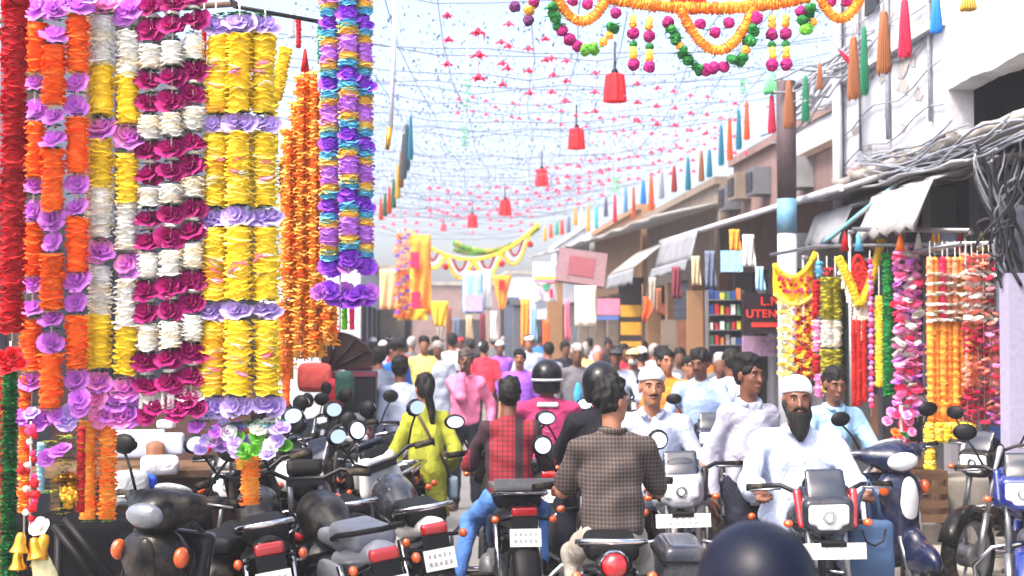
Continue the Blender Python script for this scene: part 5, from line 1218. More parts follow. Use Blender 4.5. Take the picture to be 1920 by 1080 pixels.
# sagging strings across the street
for i in range(46):
    y = 7.5 + i * .88; z = 4.75 + .012 * y + rg.uniform(-.25, .2); sg = rg.uniform(.2, .45)
    tt = ob('overhead_string', MB().tube([(-2.4 + 6.9 * s / 14, y + rg.uniform(-.12, .12), z - sg * 4 * (s / 14) * (1 - s / 14) + .03 * math.sin(s * 2.3 + i) + rg.uniform(-.015, .015)) for s in range(15)], (.0035 + .00012 * y), 5).mesh('overhead_string'), mat('pale_string', (104, 110, 128), .7), None)
    tag(tt, 'thin grey string sagging across the street overhead', 'string', 'strings across the street')
for i in range(9):
    x0 = -1.2 + i * .62; y0 = 9 + (i % 3) * 2
    tt = ob('overhead_string', MB().tube([(x0 + .16 * s + .05 * math.sin(s * 1.7 + i), y0 + s * 2.2, 4.7 + .012 * y0 + .02 * s + .08 * math.sin(s * .9 + i)) for s in range(13)], .005, 5).mesh('overhead_string'), mat('pale_string', (104, 110, 128), .7), None)
    tag(tt, 'thin pale string running lengthwise above the street through the net', 'string', 'strings running along the street')
# tinsel net above the street: uncountable glitter flakes
V = []; Fs = []; TN = np.random.RandomState(4)
for i in range(17000):
    y = 13 + 26 * TN.rand() ** .8; u = TN.rand(); x = -1.4 + 5.6 * u; z = 4.9 + .014 * y - .3 * 4 * u * (1 - u) + TN.normal() * .22
    c = Vector((x, y, z)); s_ = TN.uniform(.006, .017); a = Vector(TN.normal(size=3)).normalized(); b_ = a.orthogonal().normalized()
    o = len(V); V += [c + a * s_ * 1.8, c + b_ * s_, c - a * s_ * 1.8, c - b_ * s_]; Fs.append((o, o + 1, o + 2, o + 3))
ob('tinsel_net', MB().add(V, Fs).mesh('tinsel_net'), mat('tinsel', (104, 116, 146), .6, 0, var=.35), None, kind='stuff')

# ---- tassels along the right side
def tassel_mesh():
    b = MB(); rs = random.Random(9); n = 18
    b.lathe([(.001, 0), (.35, -.01), (.5, -.05), (.42, -.1), (.5, -.13)], 12)
    for j in range(n):
        for ring in (1, .6):
            a = 6.283 * j / n + ring; r = ring * .55; c, s = math.cos(a), math.sin(a); L = rs.uniform(.93, 1.0)
            b.tube([(r * .8 * c, r * .8 * s, -.12), (r * 1.25 * c, r * 1.25 * s, -.5), (r * 1.7 * c, r * 1.7 * s, -L)], .13, 4)
    return b.mesh('fringe')
def tassel(x, y0, y1, w_, rgb, d, cname, tilt=0, where=''):
    c = at(x, y0, d); k = d / F; Lh = (y1 - y0) * k
    m = mat('tassel_' + cname, rgb, .6, var=.25, scale=30, trans=.15)
    tt = thing('tassel', '%s fringe tassel %s' % (cname, where), 'tassel', c, 0, 'fringe tassels hung along the right side of the street', rot=(0, tilt, 0))
    ob('fringe', cached('tassel', tassel_mesh), m, tt, S(w_ * k / 1.9, w_ * k / 1.9, Lh))
    ob('cord', MB().tube([(0, 0, 0), (0, 0, .22)], .005, 4).mesh('cord'), STRING, tt)
BR = (150, 92, 56); CRI = (200, 24, 70); BL = (24, 130, 226); GR = (16, 124, 88); TEA = (20, 120, 150); ORR = (236, 92, 36); GO = (214, 170, 70)
tassel(1657, 20, 138, 27, BR, 9.5, 'bronze', 0, 'hanging second from the right in front of the white wall')
tassel(1696, -2, 108, 24, CRI, 9.2, 'crimson', 0, 'hanging in front of the white wall, next to the blue ribbon')
tassel(1755, -8, 62, 22, BL, 9.0, 'bright blue', 0, 'hanging in front of the white wall at upper right')
tassel(1815, -12, 20, 30, GO, 9.0, 'gold', 0, 'cut by the top edge at upper right')
tassel(1620, 48, 178, 16, GR, 11, 'emerald', 0, 'beside the bronze one at the corner pillar')
tassel(1600, 68, 186, 24, BR, 10.8, 'coppery bronze', 0, 'at the grey corner pillar')
tassel(1575, 95, 130, 10, CRI, 10.8, 'slanting crimson', -.7, 'stuck out beside the coppery one')
tassel(1537, 118, 168, 12, BR, 13, 'small brown', 0, 'in front of the bright white panel')
tassel(1510, 142, 228, 15, GR, 13.5, 'slim green', 0, 'in front of the bright white panel beside the pole')
tassel(1479, 150, 240, 20, BR, 13.2, 'brown', 0, 'right in front of the pole top')
tassel(1447, 178, 250, 15, CRI, 14, 'dark pink', 0, 'just left of the pole top')
tassel(1446, 135, 176, 30, (120, 220, 150), 14, 'mint green', 0, 'above the dark pink one by the pole')
TX = [(1400, 190, 262, ORR, 'orange'), (1385, 205, 280, TEA, 'teal'), (1368, 220, 300, ORR, 'burnt orange'), (1352, 235, 310, TEA, 'deep teal'), (1330, 280, 332, TEA, 'navy teal'), (1315, 282, 340, BR, 'tan'), (1290, 296, 356, TEA, 'petrol'), (1264, 311, 360, (150, 40, 40), 'brick red'), (1240, 320, 372, (150, 156, 166), 'silver'), (1221, 330, 394, ORR, 'vermilion'), (1206, 338, 382, BL, 'azure'), (1188, 350, 410, (184, 84, 56), 'rust'), (1173, 350, 398, (90, 150, 190), 'pale blue'), (1153, 365, 417, CRI, 'cherry'), (1136, 370, 406, (90, 90, 120), 'slate'), (1118, 385, 428, (80, 190, 200), 'aqua'), (1103, 381, 434, GO, 'mustard'), (1090, 390, 425, (230, 220, 200), 'cream'), (1079, 388, 422, (230, 160, 60), 'amber'), (1066, 405, 436, (110, 120, 150), 'grey blue'), (1054, 412, 440, (226, 60, 40), 'flame red'), (1044, 415, 440, (60, 170, 140), 'jade'), (1033, 420, 446, ORR, 'tangerine'), (1022, 425, 452, GO, 'honey')]
for i, (x, y0, y1, c, nm) in enumerate(TX): tassel(x, y0, y1, 11 if x > 1200 else 8, c, 2667 * 3.45 / (x - 800), nm, 0, 'in the receding row above the right hand canopies')
# multicoloured hanging bunch on the left of the sky
LX = [(770, 218, 300, 10, TEA, 'dark teal'), (763, 232, 320, 12, (60, 76, 90), 'charcoal'), (757, 250, 335, 12, (70, 84, 96), 'smoky grey'), (752, 285, 352, 10, (130, 90, 50), 'bark brown'), (746, 310, 372, 10, GO, 'straw'), (738, 335, 390, 9, (60, 110, 80), 'moss green'), (730, 350, 400, 9, (210, 80, 60), 'terracotta'), (722, 362, 405, 9, (60, 110, 80), 'fern green'), (714, 372, 412, 8, (226, 90, 70), 'coral')]
for x, y0, y1, w_, c, nm in LX: tassel(x, y0, y1, w_, c, 15 + (770 - x) * .1, nm, 0, 'in the dark bunch against the sky at left of the street')
tt = thing('hanging_streamer', 'long white paper streamer with a golden end hanging against the sky', 'streamer', at(742, -40, 9))
k = 9 / F
ob('streamer', MB().tube([(0, 0, 0), (-.01, 0, -.5), (-.03, 0, -285 * k)], .014, 8).mesh('streamer'), mat('paper_lilac', (214, 214, 232), .7, trans=.3), tt); ob('gold_end', MB().tube([(-.035, 0, -280 * k), (-.05, 0, -322 * k)], [.02, .012], 8).mesh('gold_end'), GOLD, tt)
for x, y, h_, d in ((876, 150, 60, 12), (872, 240, 40, 16), (1395, 150, 30, 16), (1155, 335, 30, 22)):
    tt = thing('flower_thread', 'pale green feathery streamer drop ' + {876: 'under the nearest pink flower thread', 872: 'lower left, below the other green one', 1395: 'near the tassels by the pole', 1155: 'above the far right tassel row'}[x], 'flower string', at(x, y, d), 0, 'green streamer drops'); k = d / F
    for i in range(5): ob('leaf', leaf_mesh(i % 4), pet('mint', (150, 224, 170)), tt, T(0, 0, -i * h_ / 5 * k) @ S(9 * k, 9 * k, 14 * k))
    ob('thread', MB().tube([(0, 0, 80 * k), (0, 0, -h_ * k)], .004, 4).mesh('thread'), STRING, tt)

# ---- far toran across the street and cloth hangings
g = Gar('scalloped_toran', 'yellow scalloped toran hung across the far street', 'toran', 890, 430, 30)
main = curve((765, 432), (1012, 418), 62, 14)
g.tube_rings([YEL, LEMON], main, 4, 4, .8)
for (x0, y0), (x1, y1) in zip(main[1::3], main[4::3]):
    for a, b, m, r in ((0, 1, YEL, 3.4), (.12, .88, WHT, 2.6), (.25, .75, CRIM, 2.6)):
        g.tube_rings(m, curve((x0 + (x1 - x0) * a, y0 + (y1 - y0) * a), (x0 + (x1 - x0) * b, y0 + (y1 - y0) * b), 40 * (1 - a * 1.6), 8), r, 4, .8)
    g.pom(REDP, x1, y1 + 22, 6)
g = Gar('scalloped_toran', 'second green and yellow toran behind the scalloped one', 'toran', 930, 430, 36)
g.tube_rings([LGRN, YEL, OLIV, MARI], curve((850, 455), (1010, 425), 30, 12), 6, 4, .8); g.tube_rings([LGRN, GRN, REDP], curve((850, 468), (960, 458), 12, 10), 5, 5, .8)
g = Gar('flower_garland', 'orange garland curtain with violet zigzag at the far left of the street', 'garland', 757, 430, 24)
for x in (746, 756, 766):
    g.string(x, 428, 600)
    for i in range(24): g.ring(VIOL if (i + x // 10) % 4 == 0 else [MARI, ORANGE][i % 2], x + 3 * math.sin(i), 440 + i * 6.6, 6, .6)
def banner(label, px0, px1, py0, py1, d, m, wav=.02, name='banner', cat='banner', parts=None, taper=0):
    k = d / F; c = at((px0 + px1) / 2, py0, d); W = (px1 - px0) * k; Hh = (py1 - py0) * k
    rows = [[((j / 8 - .5) * W * (1 - taper * i / 8), wav * math.sin(j * 1.7 + i * .4) * (i / 8 + .2), -Hh * i / 8) for j in range(9)] for i in range(9)]
    o = tag(ob(name, sheet(rows, .012).mesh(name), m, None, Matrix.Translation(c)), label, cat)
    for (u, v, uw, vh, pm, pn) in parts or []:
        ob(pn, MB().box(((u - .5) * W, -.03 - wav, -v * Hh), (uw * W, .012, vh * Hh)).mesh(pn), pm, o)
    return o
HOTC = cloth('hot_pink', (226, 30, 84)); ORC = cloth('orange', (246, 150, 50)); YEC = cloth('yellow', (246, 196, 50)); LILC = cloth('lilac', (176, 160, 224)); SKYC = cloth('sky', (150, 196, 232)); WHC = cloth('white', (226, 226, 226)); PNC = cloth('pink', (232, 130, 160)); REDC = cloth('red2', (206, 34, 44))
banner('orange cloth hanging with two hot pink squares at the far left', 768, 808, 440, 590, 25, ORC, .05, 'hanging_cloth', 'cloth', [(.25, .32, .42, .2, HOTC, 'square'), (.3, .82, .45, .2, HOTC, 'square')])
banner('peach orange cloth far left beside the violet cluster', 712, 745, 505, 580, 27, cloth('peach', (250, 180, 130)), .05, 'hanging_cloth', 'cloth')
banner('golden yellow swag hung low at the far left', 745, 800, 580, 600, 24, YEC, .04, 'hanging_cloth', 'cloth')
banner('yellow cloth drape beside the pale awning, far left', 806, 842, 565, 612, 28, YEC, .05, 'hanging_cloth', 'cloth', None, .5)
banner('sky blue and lilac printed banner in the middle distance', 868, 906, 508, 588, 27, SKYC, .03, 'banner', 'banner', [(.5, .75, .9, .4, LILC, 'print')])
banner('narrow white banner beside the lilac one', 905, 922, 505, 582, 27.2, WHC, .02, 'banner', 'banner')
banner('triangular orange pennant hanging in the middle distance', 922, 960, 516, 580, 26, ORC, .02, 'pennant', 'flag', [(.5, .3, .3, .3, REDC, 'print')], .8)
banner('white printed sign with yellow and pink stripe hung high', 1000, 1044, 492, 530, 24, WHC, .01, 'hanging_sign', 'sign', [(.5, .78, .98, .14, YEC, 'stripe'), (.5, .92, .98, .14, PNC, 'stripe')])
banner('small white printed sign with green and red marks below the striped one', 1002, 1044, 532, 566, 24, WHC, .01, 'hanging_sign', 'sign', [(.5, .2, .25, .3, cloth('green', (60, 160, 120)), 'print'), (.75, .55, .15, .5, HOTC, 'print'), (.25, .5, .12, .4, LILC, 'print')])
banner('tall blank cream banner under the slanted pink sign', 1078, 1118, 536, 612, 21.5, cloth('cream', (232, 228, 208)), .01, 'banner', 'banner')
lit_panel('shop_sign', 'pink and blue shop sign in a dim shopfront', 'sign', 1120, 1162, 560, 590, 24.5, PNC)
lit_panel('shop_sign', 'lower blue strip sign under the pink one', 'sign', 1120, 1160, 592, 600, 24.4, cloth('blue', (80, 110, 180)))
for i, (y0, y1) in enumerate(((572, 594), (604, 628), (640, 662))): lit_panel('shop_sign', ['upper', 'middle', 'lowest'][i] + ' golden yellow display board stacked in the dark doorway', 'sign', 1164, 1202, y0, y1, 24.2, cloth('gold', (206, 156, 40)))
lit_panel('doorway_board', 'dark panel behind the golden display boards', 'board', 1160, 1208, 520, 700, 24.6, mat('dark_panel', (60, 50, 52), .8))
o = tag(ob('slanted_sign', MB().box((0, 0, 0), (.75, .05, .6)).mesh('slanted_sign'), cloth('faded_pink', (122, 94, 100)), None, Matrix.Translation(at(1090, 502, 21.8)) @ RX(-.5) @ RY(.16)), 'faded pink slanted sign board under the white canopy', 'sign')
ob('print', MB().box((0, -.03, 0), (.4, .012, .35)).mesh('print'), cloth('faded_red', (122, 62, 72)), o)
def flag(label, px, y0, y1, w_, d, m):
    k = d / F; c = at(px, y0, d); Hh = (y1 - y0) * k
    tt = thing('flag', label, 'flag', c); ob('flag_cloth', sheet([[(w_ * k * (1 - abs(i / 6 - .45) / .55) * j / 4 if True else 0, .03 * math.sin(j * 2 + i), -Hh * i / 6) for j in range(5)] for i in range(1, 6)], .01).mesh('flag_cloth'), m, tt)
    ob('flag_pole', MB().tube([(0, 0, .1), (0, 0, -Hh - .6)], .012, 6).mesh('flag_pole'), WOOD, tt)
flag('saffron orange triangular flag on a thin pole before the beige pillar', 1205, 545, 615, 22, 20, cloth('saffron', (236, 96, 40)))
banner('narrow saffron orange streamer hanging near the far shops', 1018, 1030, 600, 660, 24, cloth('saffron', (236, 96, 40)), .01, 'streamer', 'banner')
lit_panel('wall_board', 'warm beige board on the wall beside the door with a round mark', 'board', 1288, 1318, 545, 668, 19.5, BEIGE)
lit_panel('door_panel', 'sunlit reddish brown door at the beige pillar', 'door', 1270, 1288, 600, 690, 19.7, TAN)
lit_panel('wall_board', 'bright cream pillar panel at the shop corner', 'board', 1240, 1268, 600, 690, 19.9, CREAM)
# more hanging goods and pillars down the far right side
FARM = [cloth('stone', (170, 160, 150)), cloth('rust_cloth', (150, 90, 60)), cloth('steel_blue', (100, 112, 136)), cloth('sand', (210, 186, 150)), cloth('wine', (120, 44, 60)), WHC, ORC, SKYC, cloth('moss', (90, 104, 70)), PNC]
FN = ['stone grey', 'rust brown', 'steel blue', 'sand coloured', 'wine red', 'white', 'orange', 'sky blue', 'moss green', 'pink']
for i, (x, y0, y1, w_, d) in enumerate(((826, 590, 640, 14, 33), (842, 575, 630, 10, 32), (856, 596, 640, 16, 34), (880, 592, 636, 12, 31), (905, 588, 640, 10, 30), (926, 584, 640, 12, 29), (985, 560, 650, 16, 26), (1000, 572, 640, 12, 25.5), (1050, 575, 650, 14, 25), (1064, 560, 640, 10, 24.6), (1224, 520, 585, 14, 20.2), (1236, 540, 590, 10, 20), (1332, 470, 540, 20, 15.6), (1305, 480, 535, 16, 16.4), (1268, 500, 560, 16, 17.8), (1404, 440, 500, 22, 14.8), (1378, 430, 470, 20, 15), (1425, 500, 545, 16, 14.4))):
    banner('%s cloth hanging before the shopfronts, %s' % (FN[i % 10], 'in the far haze' if d > 28 else ('in the middle distance' if d > 19 else 'near the painted pole')), x - w_ / 2, x + w_ / 2, y0, y1, d, FARM[i % 10], .03, 'hanging_cloth', 'cloth')
for i, (x, y0, d, m, nm) in enumerate(((957, 566, 30, SHUT, 'blue grey'), (975, 572, 28, GREYP, 'grey'), (1040, 520, 25, BEIGE, 'ochre'))):
    p_ = ground(x, d); tt = thing('shop_pillar', nm + ' pillar of a far shop veranda', 'pillar', p_); zt_ = zat(y0, d)
    ob('pillar_shaft', MB().box((0, 0, zt_ / 2), (.26, .26, zt_)).mesh('pillar_shaft'), m, tt); ob('pillar_cap', MB().box((0, 0, zt_ + .05), (.36, .36, .1)).mesh('pillar_cap'), m, tt)
# lettered sign
c = at(1430, 588, 14.6); sg = thing('shop_sign', 'dark sign board with red lettering and a red bar, partly behind the yellow toran', 'sign', c)
k = 14.6 / F
ob('board', MB().box((0, 0, 0), (78 * k, .05, 76 * k)).mesh('board'), mat('sign_black', (40, 30, 36), .5), sg)
REDT = mat('sign_red', (226, 50, 44), .5)
def lettering(txt, size, loc):
    cu = bpy.data.curves.new('lettering', 'FONT'); cu.body = txt; cu.size = size; cu.extrude = .006; cu.offset = .0015; cu.space_character = 1.12
    tmp = bpy.data.objects.new('tmp', cu); COL.objects.link(tmp); dg = bpy.context.evaluated_depsgraph_get()
    me = bpy.data.meshes.new_from_object(tmp.evaluated_get(dg)); bpy.data.objects.remove(tmp); me.materials.clear(); me.materials.append(None)
    ob('lettering', me, REDT, sg, T(*loc) @ RX(math.pi / 2))
lettering('L.N', .125, (-.03, -.031, .085)); lettering('UTENSILS', .115, (-.18, -.031, -.04))
ob('red_bar', MB().box((.05, -.03, -.115), (.34, .012, .045)).mesh('red_bar'), REDT, sg)
lit_panel('shop_sign', 'small white printed card in the shop window left of the dark sign', 'sign', 1352, 1392, 470, 510, 14.9, SKYC)
dc = lit_panel('display_case', 'glazed display case with colourful packets beside the dark sign', 'cabinet', 1322, 1388, 545, 665, 15.4, mat('case_blue', (70, 74, 100), .4, var=.3, scale=9), .03)
kq = 15.4 / F
for r in range(4):
    ob('shelf', MB().box((0, -.09, (42 - 28 * r) * kq), (64 * kq, .14, .015)).mesh('shelf'), STEEL, dc)
    for q in range(6): ob('packet', cached('packet', lambda: MB().box((0, 0, .055), (.045, .05, .11)).mesh('packet')), rg.choice(GOODM), dc, T((-26 + 10.4 * q) * kq, -.1 + rg.uniform(-.01, .01), (42 - 28 * r) * kq + .008) @ S(rg.uniform(.7, 1.1), 1, rg.uniform(.6, 1.1)))
for x in (-33, 33): ob('case_side', MB().box((x * kq, -.09, 0), (.015, .15, 120 * kq)).mesh('case_side'), STEEL, dc)
lit_panel('notice', 'purple notice panel below the dark lettered sign', 'sign', 1392, 1452, 630, 668, 14.8, cloth('dusty_purple', (150, 120, 150)))
# ================================================================ VEHICLES IN PLACE
BIKES = {}
scooter('black scooter at the lower left under the hanging garlands, mirror raised', 372, 7.0, 158, PBLK, PBLK, steer=-8, lean=-4, lens=mat('grey_lens', (96, 102, 112), .15, coat=1))
motorbike('black motorbike with big red tail light and tilted white plate, nearest in the left row', 540, 7.35, 9, PBLK, PBLK, 'fairing', 'rect', steer=12, lean=-9, group=PG)
motorbike('motorbike with grey seat and silver tail, lower left of the street', 668, 7.15, 20, PBLK, PSIL, 'round', 'rect', steer=-14, lean=-8, seatm=mat('silver_vinyl', (104, 108, 118), .4, var=.12, scale=12), group=PG, rail=BLACK)
motorbike('motorbike with red and white tail panels, left of the checked shirt rider', 790, 8.0, 13, PWHT, PWHT, 'fairing', 'rect', steer=18, lean=-8, group=PG, tankm=PGRY)
motorbike('graphite motorbike in the left row showing an orange indicator', 668, 8.7, 150, PGRY, PBLK, 'round', 'rect', steer=20, lean=7, group=PG)
motorbike('black motorbike in the left row with a bright mirror, beside the orange garland', 590, 9.4, 165, PNAVY, PBLK, 'fairing', 'rect', steer=-18, lean=8, group=PG)
motorbike('silver headed motorbike in the middle of the left row', 690, 9.7, 160, PBLK, PSIL, 'round', 'rect', steer=15, lean=7, group=PG)
motorbike('navy motorbike at the back of the left row', 650, 10.8, 168, PNAVY, PSIL, 'fairing', 'rect', steer=-10, lean=7, group=PG)
motorbike('maroon motorbike at the back of the left row behind the silver headed one', 718, 11.6, 172, PMAR, PBLK, 'fairing', 'rect', steer=10, lean=7, group=PG)
motorbike('black motorbike farthest in the left row by the brown hood', 612, 12.2, 170, PBLK, PBLK, 'round', 'rect', steer=-10, lean=7, group=PG)
for i, (x, d, h_, b_, a_, hd_, st_, lb) in enumerate(((628, 8.1, 20, PBLK, PBLK, 'fairing', 10, 'black motorbike wedged between the tilted plate one and the graphite one'), (560, 8.5, 155, PBLK, PGRY, 'fairing', 14, 'black motorbike facing the camera beside the lilac fringe'), (712, 8.9, 158, PBLK, PBLK, 'fairing', -12, 'black motorbike facing the camera just left of the woman in lime green'), (690, 10.4, 20, PBLK, PBLK, 'round', 8, 'black motorbike with its back turned deep in the left row'), (575, 10.9, 165, PBLK, PNAVY, 'round', 10, 'dark motorbike near the red plastic bundle'))):
    motorbike(lb, x, d, h_, b_, a_, hd_, 'rect', steer=st_, lean=-7 if h_ < 90 else 7, group=PG, mirrors=i % 2 == 0)
bc = motorbike('motorbike ridden by the man in the red checked shirt', 951, 8.9, 4, PBLK, PBLK, 'fairing', 'rect', steer=4)
ob('carrier', MB().box((0, -.68, .925), (.36, .30, .025)).box((0, -.85, .955), (.36, .015, .05)).mesh('carrier'), STEEL, bc)
bp_ = motorbike('black motorbike with round tail lamp ridden by the man in brown plaid', 1133, 7.0, -4, PBLK, PBLK, 'round', 'round', steer=6)
box_ = ob('side_box', sdf_mesh('side_box', [Pbox((.32, -.46, .66), (.10, .24, .2), .04)], .014, .02), PGRY, bp_)
ob('reflector', MB().box((.32, -.712, .64), (.13, .015, .06)).mesh('reflector'), REDL, box_); ob('box_lid', MB().box((.32, -.46, .79), (.212, .49, .015)).mesh('box_lid'), BLACK, box_)
motorbike('motorbike with silver fairing ridden by the smiling man in a grey skullcap', 1262, 8.6, 176, PSIL, PBLK, 'fairing', 'rect', steer=-6, plate_front=True, mirrors=False)
motorbike('motorbike with white headlight and red cowl stripes ridden by the bearded man', 1510, 7.5, 176, PGRY, PRED, 'fairing', 'rect', steer=-4, plate_front=True, mirrors=False)
scooter('dark blue scooter with pale trim ridden by the man in the light blue shirt', 1600, 9.7, 202, PNAVY, PWHT, steer=-16)
motorbike('black motorbike with silver stripe parked before the orange garland skirt', 1945, 10.0, 117, PBLK, PSIL, 'fairing', 'rect', steer=14, lean=5, spokes=5, group='motorbikes parked at the right')
motorbike('deep blue motorbike cut by the right edge of the picture', 1958, 8.4, 150, PBLUE, PBLUE, 'fairing', 'rect', steer=10, lean=5, group='motorbikes parked at the right')
motorbike('dark motorbike ridden by the man in the magenta jacket', 1028, 11, -3, PBLK, PBLK, 'fairing', 'rect')
motorbike('distant dark motorbike ridden by the man in a white shirt at the middle right', 1325, 12.5, 172, PNAVY, PBLK, 'fairing', 'rect')
motorbike('distant motorbike ridden by the man in a dark cap', 1152, 17, 176, PBLK, PBLK, 'fairing', 'rect')
motorbike('distant motorbike ridden by the masked man in a yellow cap', 1188, 17.6, 178, PGRY, PBLK, 'fairing', 'rect')
motorbike('motorbike of the black helmeted rider hidden ahead of the plaid shirt', 1120, 9.2, 2, PBLK, PBLK, 'fairing', 'rect')
motorbike('motorbike under the nearest rider in a navy helmet', 1406, 2.9, 6, PBLK, PBLK, 'round', 'rect', mirrors=False)

# ================================================================ PEOPLE IN PLACE
WSH = cloth('white_cotton', (172, 182, 206), .5); WSH2 = cloth('white_shirt', (166, 175, 196), .5); LBL = cloth('light_blue', (150, 190, 222)); PKS = cloth('pink_shirt', (226, 120, 160)); MGJ = cloth('magenta_jacket', (150, 28, 84))
KHA = cloth('khaki', (150, 144, 134)); JEAN = cloth('jeans', (70, 116, 186)); DRK = cloth('dark_trousers', (38, 40, 52)); GRYT = cloth('grey_trousers', (110, 116, 130)); PYJ = cloth('white_pyjama', (168, 178, 200), .4); LIME = cloth('lime_kurta', (146, 150, 36))
PLD = plaid_mat('brown_plaid', (44, 34, 32), (86, 74, 70), 48, 48, .3, .3)
RCK = plaid_mat('red_check', (146, 10, 34), (44, 6, 20), 26, 30, .25, .22, [(-.30, -.145, (40, 12, 26)), (.045, .10, (22, 10, 18)), (.185, .34, (40, 12, 26))])
HELN = mat('navy_helmet', (9, 14, 30), .4, var=.1, scale=6); HELB = mat('black_helmet', (14, 15, 19), .35, var=.1, coat=.3)
GCAP = cloth('grey_knit', (190, 190, 190)); WCAP = cloth('white_knit', (228, 228, 230)); NAV = cloth('navy', (40, 52, 96)); TEAL = cloth('teal_tee', (60, 160, 210)); GRYS = cloth('grey_shirt', (96, 96, 104))
BLS = cloth('royal_blue', (30, 110, 210)); REDS = cloth('scarlet', (222, 40, 66)); PURS = cloth('purple', (150, 84, 206)); YELS = cloth('pale_yellow', (226, 208, 120)); ORS = cloth('orange_sari', (226, 120, 24)); BLKS = cloth('black', (30, 30, 36)); PNKS = cloth('pink_scarf', (232, 140, 150)); SHOEB = mat('black_shoe', (26, 24, 26), .4)

# bearded rider
b, J = person('bearded man in a white kurta and white skullcap riding towards the camera', 1497, 7.55, 178, 710, 'ride', WSH, 'long', 'kurta', PYJ, SK2, None, lod=0, lean=5, head_yaw=4, cap=('skullcap', WCAP), beard=('long', HAIR), build=1.14, seed=1, collar=WSH, lfold=.008)
# plaid man
b, J = person('man in a brown plaid shirt seen from behind, head turned right, on a motorbike', 1146, 7.0, -2, 705, 'ride', PLD, 'short', 'shirt', KHA, SK1, 'short', lod=0, lean=4, head_yaw=50, build=1.02, seed=3, collar=PLD, sx=.88)
# red check rider
b, J = person('young man in a red and black checked shirt, back turned, on a motorbike', 955, 8.95, -4, 708, 'ride', RCK, 'long', 'shirt', JEAN, SK2, 'short', lod=0, lean=5, seed=5, knees={-1: (-.30, .14, .66), 1: (.24, .28, .72)}, feet={-1: (-.40, -.12, .26), 1: (.24, .02, .4)}, hands={-1: (-.34, .30, 1.04), 1: (.30, .315, 1.055)}, shoes=SHOEB, sx=.9)
# smiling man grey cap
b, J = person('smiling man in a white kurta and grey skullcap riding towards the camera', 1222, 8.75, 172, 690, 'ride', WSH2, 'long', 'kurta', PYJ, SK1, None, lod=0, lean=14, head_yaw=-6, cap=('skullcap', GCAP), seed=8, build=1.02, collar=WSH2, lfold=.008)
# walking young man
b, J = person('young man in a loose white shirt walking between the riders, black hair', 1402, 8.4, 190, 665, 'walk', cloth('pearl_shirt', (160, 160, 176), .5), 'long', 'shirt', DRK, SK2, 'short', lod=0, lean=2, head_yaw=-20, head_pitch=4, seed=9, collar=WSH2, hands={1: (.26, .03, .86), -1: (-.25, .06, .88)}, build=.84, lfold=.005, sx=.92)
# light blue scooter man
b, J = person('man in a light blue shirt leaning on his scooter beside the red garlands', 1562, 9.9, 196, 690, 'ride', LBL, 'short', 'shirt', DRK, SK2, 'short', lod=0, lean=12, head_yaw=12, head_pitch=10, seed=11, collar=LBL)
# green kurta woman
b, J = person('woman in a lime green kurta with a long black ponytail and bag strap', 800, 9.8, 12, 700, 'stand', LIME, 'long', 'kurta', LIME, SK1, 'ponytail', lod=0, lean=8, head_yaw=-6, seed=13, build=.86, sx=.88, hands={-1: (-.36, .24, .98), 1: (.22, .16, .95)})
nk, sh, pel = J['nk'], J['sh'], J['pel']
st = MB().tube([nk + V3(-.10, -.02, .01), nk + V3(-.06, -.115, -.07), nk + V3(.04, -.150, -.25), nk + V3(.17, -.115, -.42), nk + V3(.215, -.01, -.52)], .013, 6).mesh('bag_strap')
ob('bag_strap', st, mat('brown_leather', (66, 44, 34), .5), b)
hb = ob('shoulder_bag', sdf_mesh('shoulder_bag', [Pbox((0, 0, 0), (.04, .10, .09), .03)], .012, .02), mat('blue_grey_bag', (120, 140, 160), .6), None, b.matrix_basis @ Matrix.Translation(nk + V3(.245, -.0, -.6)))
tag(hb, 'small blue grey bag hanging at the hip of the woman in lime green', 'bag')
# pink shirt man: hand raised to his mouth
b, J = person('man in a pink shirt standing with one hand raised to his mouth', 873, 14.6, 176, 655, 'stand', PKS, 'long', 'tucked', DRK, SK2, 'short', lod=0, lean=0, seed=14, collar=PKS, hands={1: (.03, .16, 1.465), -1: (-.27, .02, .9)}, hairm=mat('thinning_hair', (60, 52, 50), .7, var=.3), build=.88, lfold=.004)
# magenta jacket helmet
b, J = person('rider in a magenta jacket with white collar stripe and black helmet', 1025, 11, -2, 684, 'ride', MGJ, 'long', 'shirt', DRK, SK1, None, lod=1, lean=4, seed=15, cap=('helmet', HELB, mat('helmet_silver', (170, 176, 180), .3)), build=1.18)
u, nk = J['up'], J['nk']
ob('collar_stripe', sdf_mesh('collar_stripe', [Pbox(nk + V3(0, -.088, -.035), (.085, .012, .022), .01)], .01, 0), WHC, b)
ob('back_emblem', MB().tube([J['ch'] + V3(.055 * math.cos(a), -.136, .05 + .07 * math.sin(a)) for a in [R_(x) for x in range(0, 300, 20)]], .004, 5).mesh('back_emblem'), cloth('faded_rose', (206, 120, 150)), b)
# black helmet in front of the plaid man
person('rider in a black helmet partly hidden behind the head of the man in plaid', 1124, 9.2, 2, 690, 'ride', BLKS, 'long', 'shirt', DRK, SK1, None, lod=1, lean=4, seed=17, cap=('helmet', HELB))
# nearest helmet
person('rider in a plain navy helmet at the bottom edge, nearest the camera', 1406, 2.95, 4, 1012, 'ride', NAV, 'long', 'shirt', DRK, SK1, None, lod=1, lean=5, seed=19, cap=('helmet', HELN), z0=-.2)
